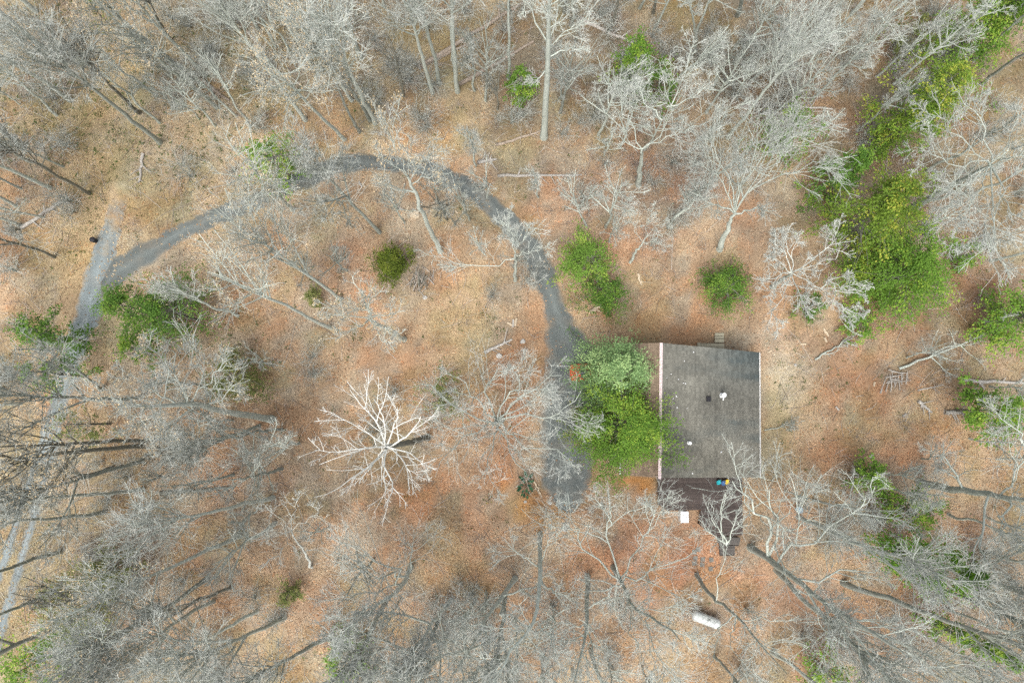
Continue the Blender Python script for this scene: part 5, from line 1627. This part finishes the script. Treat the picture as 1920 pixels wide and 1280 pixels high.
tint = np.array([(1.0, 1.0, 1.0), (1.22, 1.20, 1.14), (.70, .63, .58), (1.15, .88, .72), (1.35, 1.42, 1.45)])[tone]
lc = base * tint * rng.uniform(.8, 1.25, (n, 1))
a = rng.uniform(0, 2 * np.pi, n)
s = rng.uniform(.055, .115, n)
tz = rng.normal(size=(n, 2)) * .28
z = hgt(x, y) + rng.uniform(.015, .05, n) + np.where(road, .055, 0)
ax = np.stack([np.cos(a), np.sin(a), tz[:, 0]], 1) * s[:, None]
bx = np.stack([-np.sin(a), np.cos(a), tz[:, 1]], 1) * (s * rng.uniform(.45, .75, n))[:, None]
c = np.stack([x, y, z], 1)
V = np.stack([c - ax, c + bx, c + ax, c - bx], 1).reshape(-1, 3)
me = raw_mesh('leaf_litter', V, np.arange(n * 4).reshape(-1, 4), np.repeat(lc, 4, 0))
o = link('leaf_litter', me, M['leaf'], None, 'stuff')
o['label'] = 'fallen brown leaves strewn over the whole forest floor'
o['category'] = 'leaf litter'


def scatter(n, weight, seed):
    rng = np.random.default_rng(seed)
    out = []
    while sum(len(q) for q in out) < n:
        px, py = rng.uniform(-20, 1940, 20000), rng.uniform(-20, 1300, 20000)
        k = rng.random(20000) < weight(px, py)
        d = np.stack([(px[k] - 960) / 1280, (640 - py[k]) / 1280, -np.ones(k.sum())], -1) @ CM.T
        t = -H / d[:, 2]
        xy = np.stack([d[:, 0] * t, d[:, 1] * t], 1)
        bad = inside(hpoly, xy[:, 0], xy[:, 1])
        for p in polys:
            bad |= inside(p, xy[:, 0], xy[:, 1])
        bad |= inside(avoid[0], xy[:, 0], xy[:, 1])
        out.append(xy[~bad])
    return np.vstack(out)[:n]


def woods(px, py):
    w = np.zeros_like(px) + .10
    for bx, by, rx, ry, s in ((1480, 130, 330, 170, 1), (1100, 120, 250, 140, .6), (600, 130, 260, 150, .8), (60, 200, 130, 230, .7), (1750, 1120, 260, 190, .8), (250, 1000, 300, 200, .7), (1000, 1180, 350, 90, .7), (1230, 330, 130, 120, .8),
                          (350, 380, 200, 120, .5), (60, 700, 90, 140, .7), (450, 900, 200, 120, .55), (1750, 380, 180, 200, .7), (700, 220, 160, 60, .6), (940, 520, 60, 60, .4)):
        w = np.maximum(w, s * np.exp(-((px - bx) / rx) ** 2 - ((py - by) / ry) ** 2))
    for bx, by, rx, ry in ((200, 200, 70, 260), (1500, 720, 160, 130), (760, 560, 150, 130), (850, 930, 160, 70), (960, 700, 80, 160)):
        w = w * (1 - .85 * np.exp(-((px - bx) / rx) ** 2 - ((py - by) / ry) ** 2))
    return w


# undergrowth: clumps of thin leafless stems
xy = scatter(1700, woods, 31)
nst = 7
m = len(xy) * nst
cc = np.repeat(xy, nst, 0) + rng.normal(size=(m, 2)) * .25
hh = np.repeat(rng.uniform(.6, 2.3, len(xy)), nst) * rng.uniform(.6, 1.2, m)
az = rng.uniform(0, 2 * np.pi, m)
ln = rng.uniform(.25, .95, m)
P = np.zeros((m, 3, 3))
for k, u in enumerate((0, .5, 1)):
    P[:, k, 0] = cc[:, 0] + np.cos(az) * ln * hh * u ** 1.6 + rng.normal(size=m) * .05 * k
    P[:, k, 1] = cc[:, 1] + np.sin(az) * ln * hh * u ** 1.6 + rng.normal(size=m) * .05 * k
    P[:, k, 2] = hh * (u - .25 * ln * u ** 2)
R = np.linspace(.014, .006, 3)[None].repeat(m, 0)
tw, trr = grow(np.random.default_rng(5), P, R, 2, (.35, .95), (.4, 1.0), .6, 2, .2, .05, .75, rmin=.006)
v, f = merge([tubes(P, R, 3), tubes(tw, trr, 3)])
bc = np.array([(.45, .40, .37), (.35, .30, .28), (.52, .48, .44)])[rng.integers(0, 3, len(v) // 3)]
o = link('undergrowth', raw_mesh('undergrowth', v, f, np.repeat(bc, 3, 0)[:len(v)], True), M['brush'], None, 'stuff')
o['label'] = 'leafless tangle of thin brush in the woods'
o['category'] = 'undergrowth'

# fallen sticks
xy = scatter(5200, lambda a, b: woods(a, b) * .7 + .35, 32)
m = len(xy)
az = rng.uniform(0, np.pi, m)
L = rng.uniform(.25, 1.7, m) ** 1.3 + np.where(rng.random(m) < .06, rng.uniform(1, 4, m), 0)
P = np.zeros((m, 3, 3))
for k, u in enumerate((-.5, 0, .5)):
    P[:, k, 0] = xy[:, 0] + np.cos(az) * L * u
    P[:, k, 1] = xy[:, 1] + np.sin(az) * L * u
    P[:, k, :2] += rng.normal(size=(m, 2)) * .05 * L[:, None]
P[..., 2] = hgt(P[..., 0], P[..., 1]) + .05
R = rng.uniform(.010, .026, m)[:, None] * np.array([1, .9, .6])[None]
v, f = tubes(P, R, 4)
bc = np.array([(.52, .47, .41), (.36, .32, .28), (.22, .18, .15), (.62, .57, .50)])[rng.integers(0, 4, m)]
o = link('stick_litter', raw_mesh('stick_litter', v, f, np.repeat(bc, 12, 0), True), M['brush'], None, 'stuff')
o['label'] = 'small grey sticks strewn over the leaf litter'
o['category'] = 'sticks'


# weeds
def weedw(px, py):
    w = np.zeros_like(px) + .012
    for bx, by, rx, ry, s in ((210, 200, 120, 240, .5), (80, 90, 120, 110, .5), (360, 260, 130, 120, .5), (460, 110, 90, 80, .4), (1490, 760, 60, 130, .25), (900, 605, 40, 20, .5), (640, 560, 120, 90, .15), (1060, 330, 100, 90, .12), (60, 250, 90, 120, .4), (400, 640, 120, 90, .3), (1560, 700, 80, 50, .1)):
        w = np.maximum(w, s * np.exp(-((px - bx) / rx) ** 2 - ((py - by) / ry) ** 2))
    return w


xy = scatter(1500, weedw, 33)
m = len(xy)
k = 9
cc = np.repeat(xy, k, 0) + rng.normal(size=(m * k, 2)) * np.repeat(rng.uniform(.06, .24, m), k)[:, None]
pts = np.column_stack([cc, hgt(cc[:, 0], cc[:, 1]) + rng.uniform(.04, .16, m * k)])
v, f, c = leaf_quads(rng, pts, .075, [(.05, .12, .02), (.08, .17, .03), (.10, .15, .04)], .02)
o = link('ground_cover', raw_mesh('ground_cover', v, f, c), M['needle'], None, 'stuff')
o['label'] = 'scattered green weeds on the forest floor'
o['category'] = 'ground cover'
# straw coloured grass
xy = scatter(30000, lambda a, b: np.clip(np.exp(-((a - 200) / 65) ** 2 - ((b - 190) / 270) ** 2) + .8 * np.exp(-((a - 20) / 60) ** 2 - ((b - 1000) / 200) ** 2) + .6 * np.exp(-((a - 150) / 60) ** 2 - ((b - 430) / 70) ** 2)
             + .5 * np.exp(-((a - 760) / 200) ** 2 - ((b - 270) / 22) ** 2) + .4 * np.exp(-((a - 880) / 70) ** 2 - ((b - 600) / 60) ** 2) + .5 * np.exp(-((a - 1475) / 50) ** 2 - ((b - 740) / 90) ** 2), 0, 1), 34)
m = len(xy)
az = rng.uniform(0, 2 * np.pi, m)
L = rng.uniform(.08, .24, m)
b0 = np.column_stack([xy, hgt(xy[:, 0], xy[:, 1])])
tp = b0 + np.column_stack([np.cos(az) * L, np.sin(az) * L, rng.uniform(.04, .14, m)])
sd = np.column_stack([-np.sin(az), np.cos(az), np.zeros(m)]) * .012
V = np.stack([b0 - sd, b0 + sd, tp + sd * .4, tp - sd * .4], 1).reshape(-1, 3)
gc = np.array([(.55, .43, .25), (.46, .35, .20), (.62, .50, .30), (.36, .33, .16)])[rng.integers(0, 4, m)]
o = link('dry_grass', raw_mesh('dry_grass', V, np.arange(m * 4).reshape(-1, 4), np.repeat(gc, 4, 0)), M['leaf'], None, 'stuff')
o['label'] = 'short straw coloured grass on the path and verges'
o['category'] = 'grass'
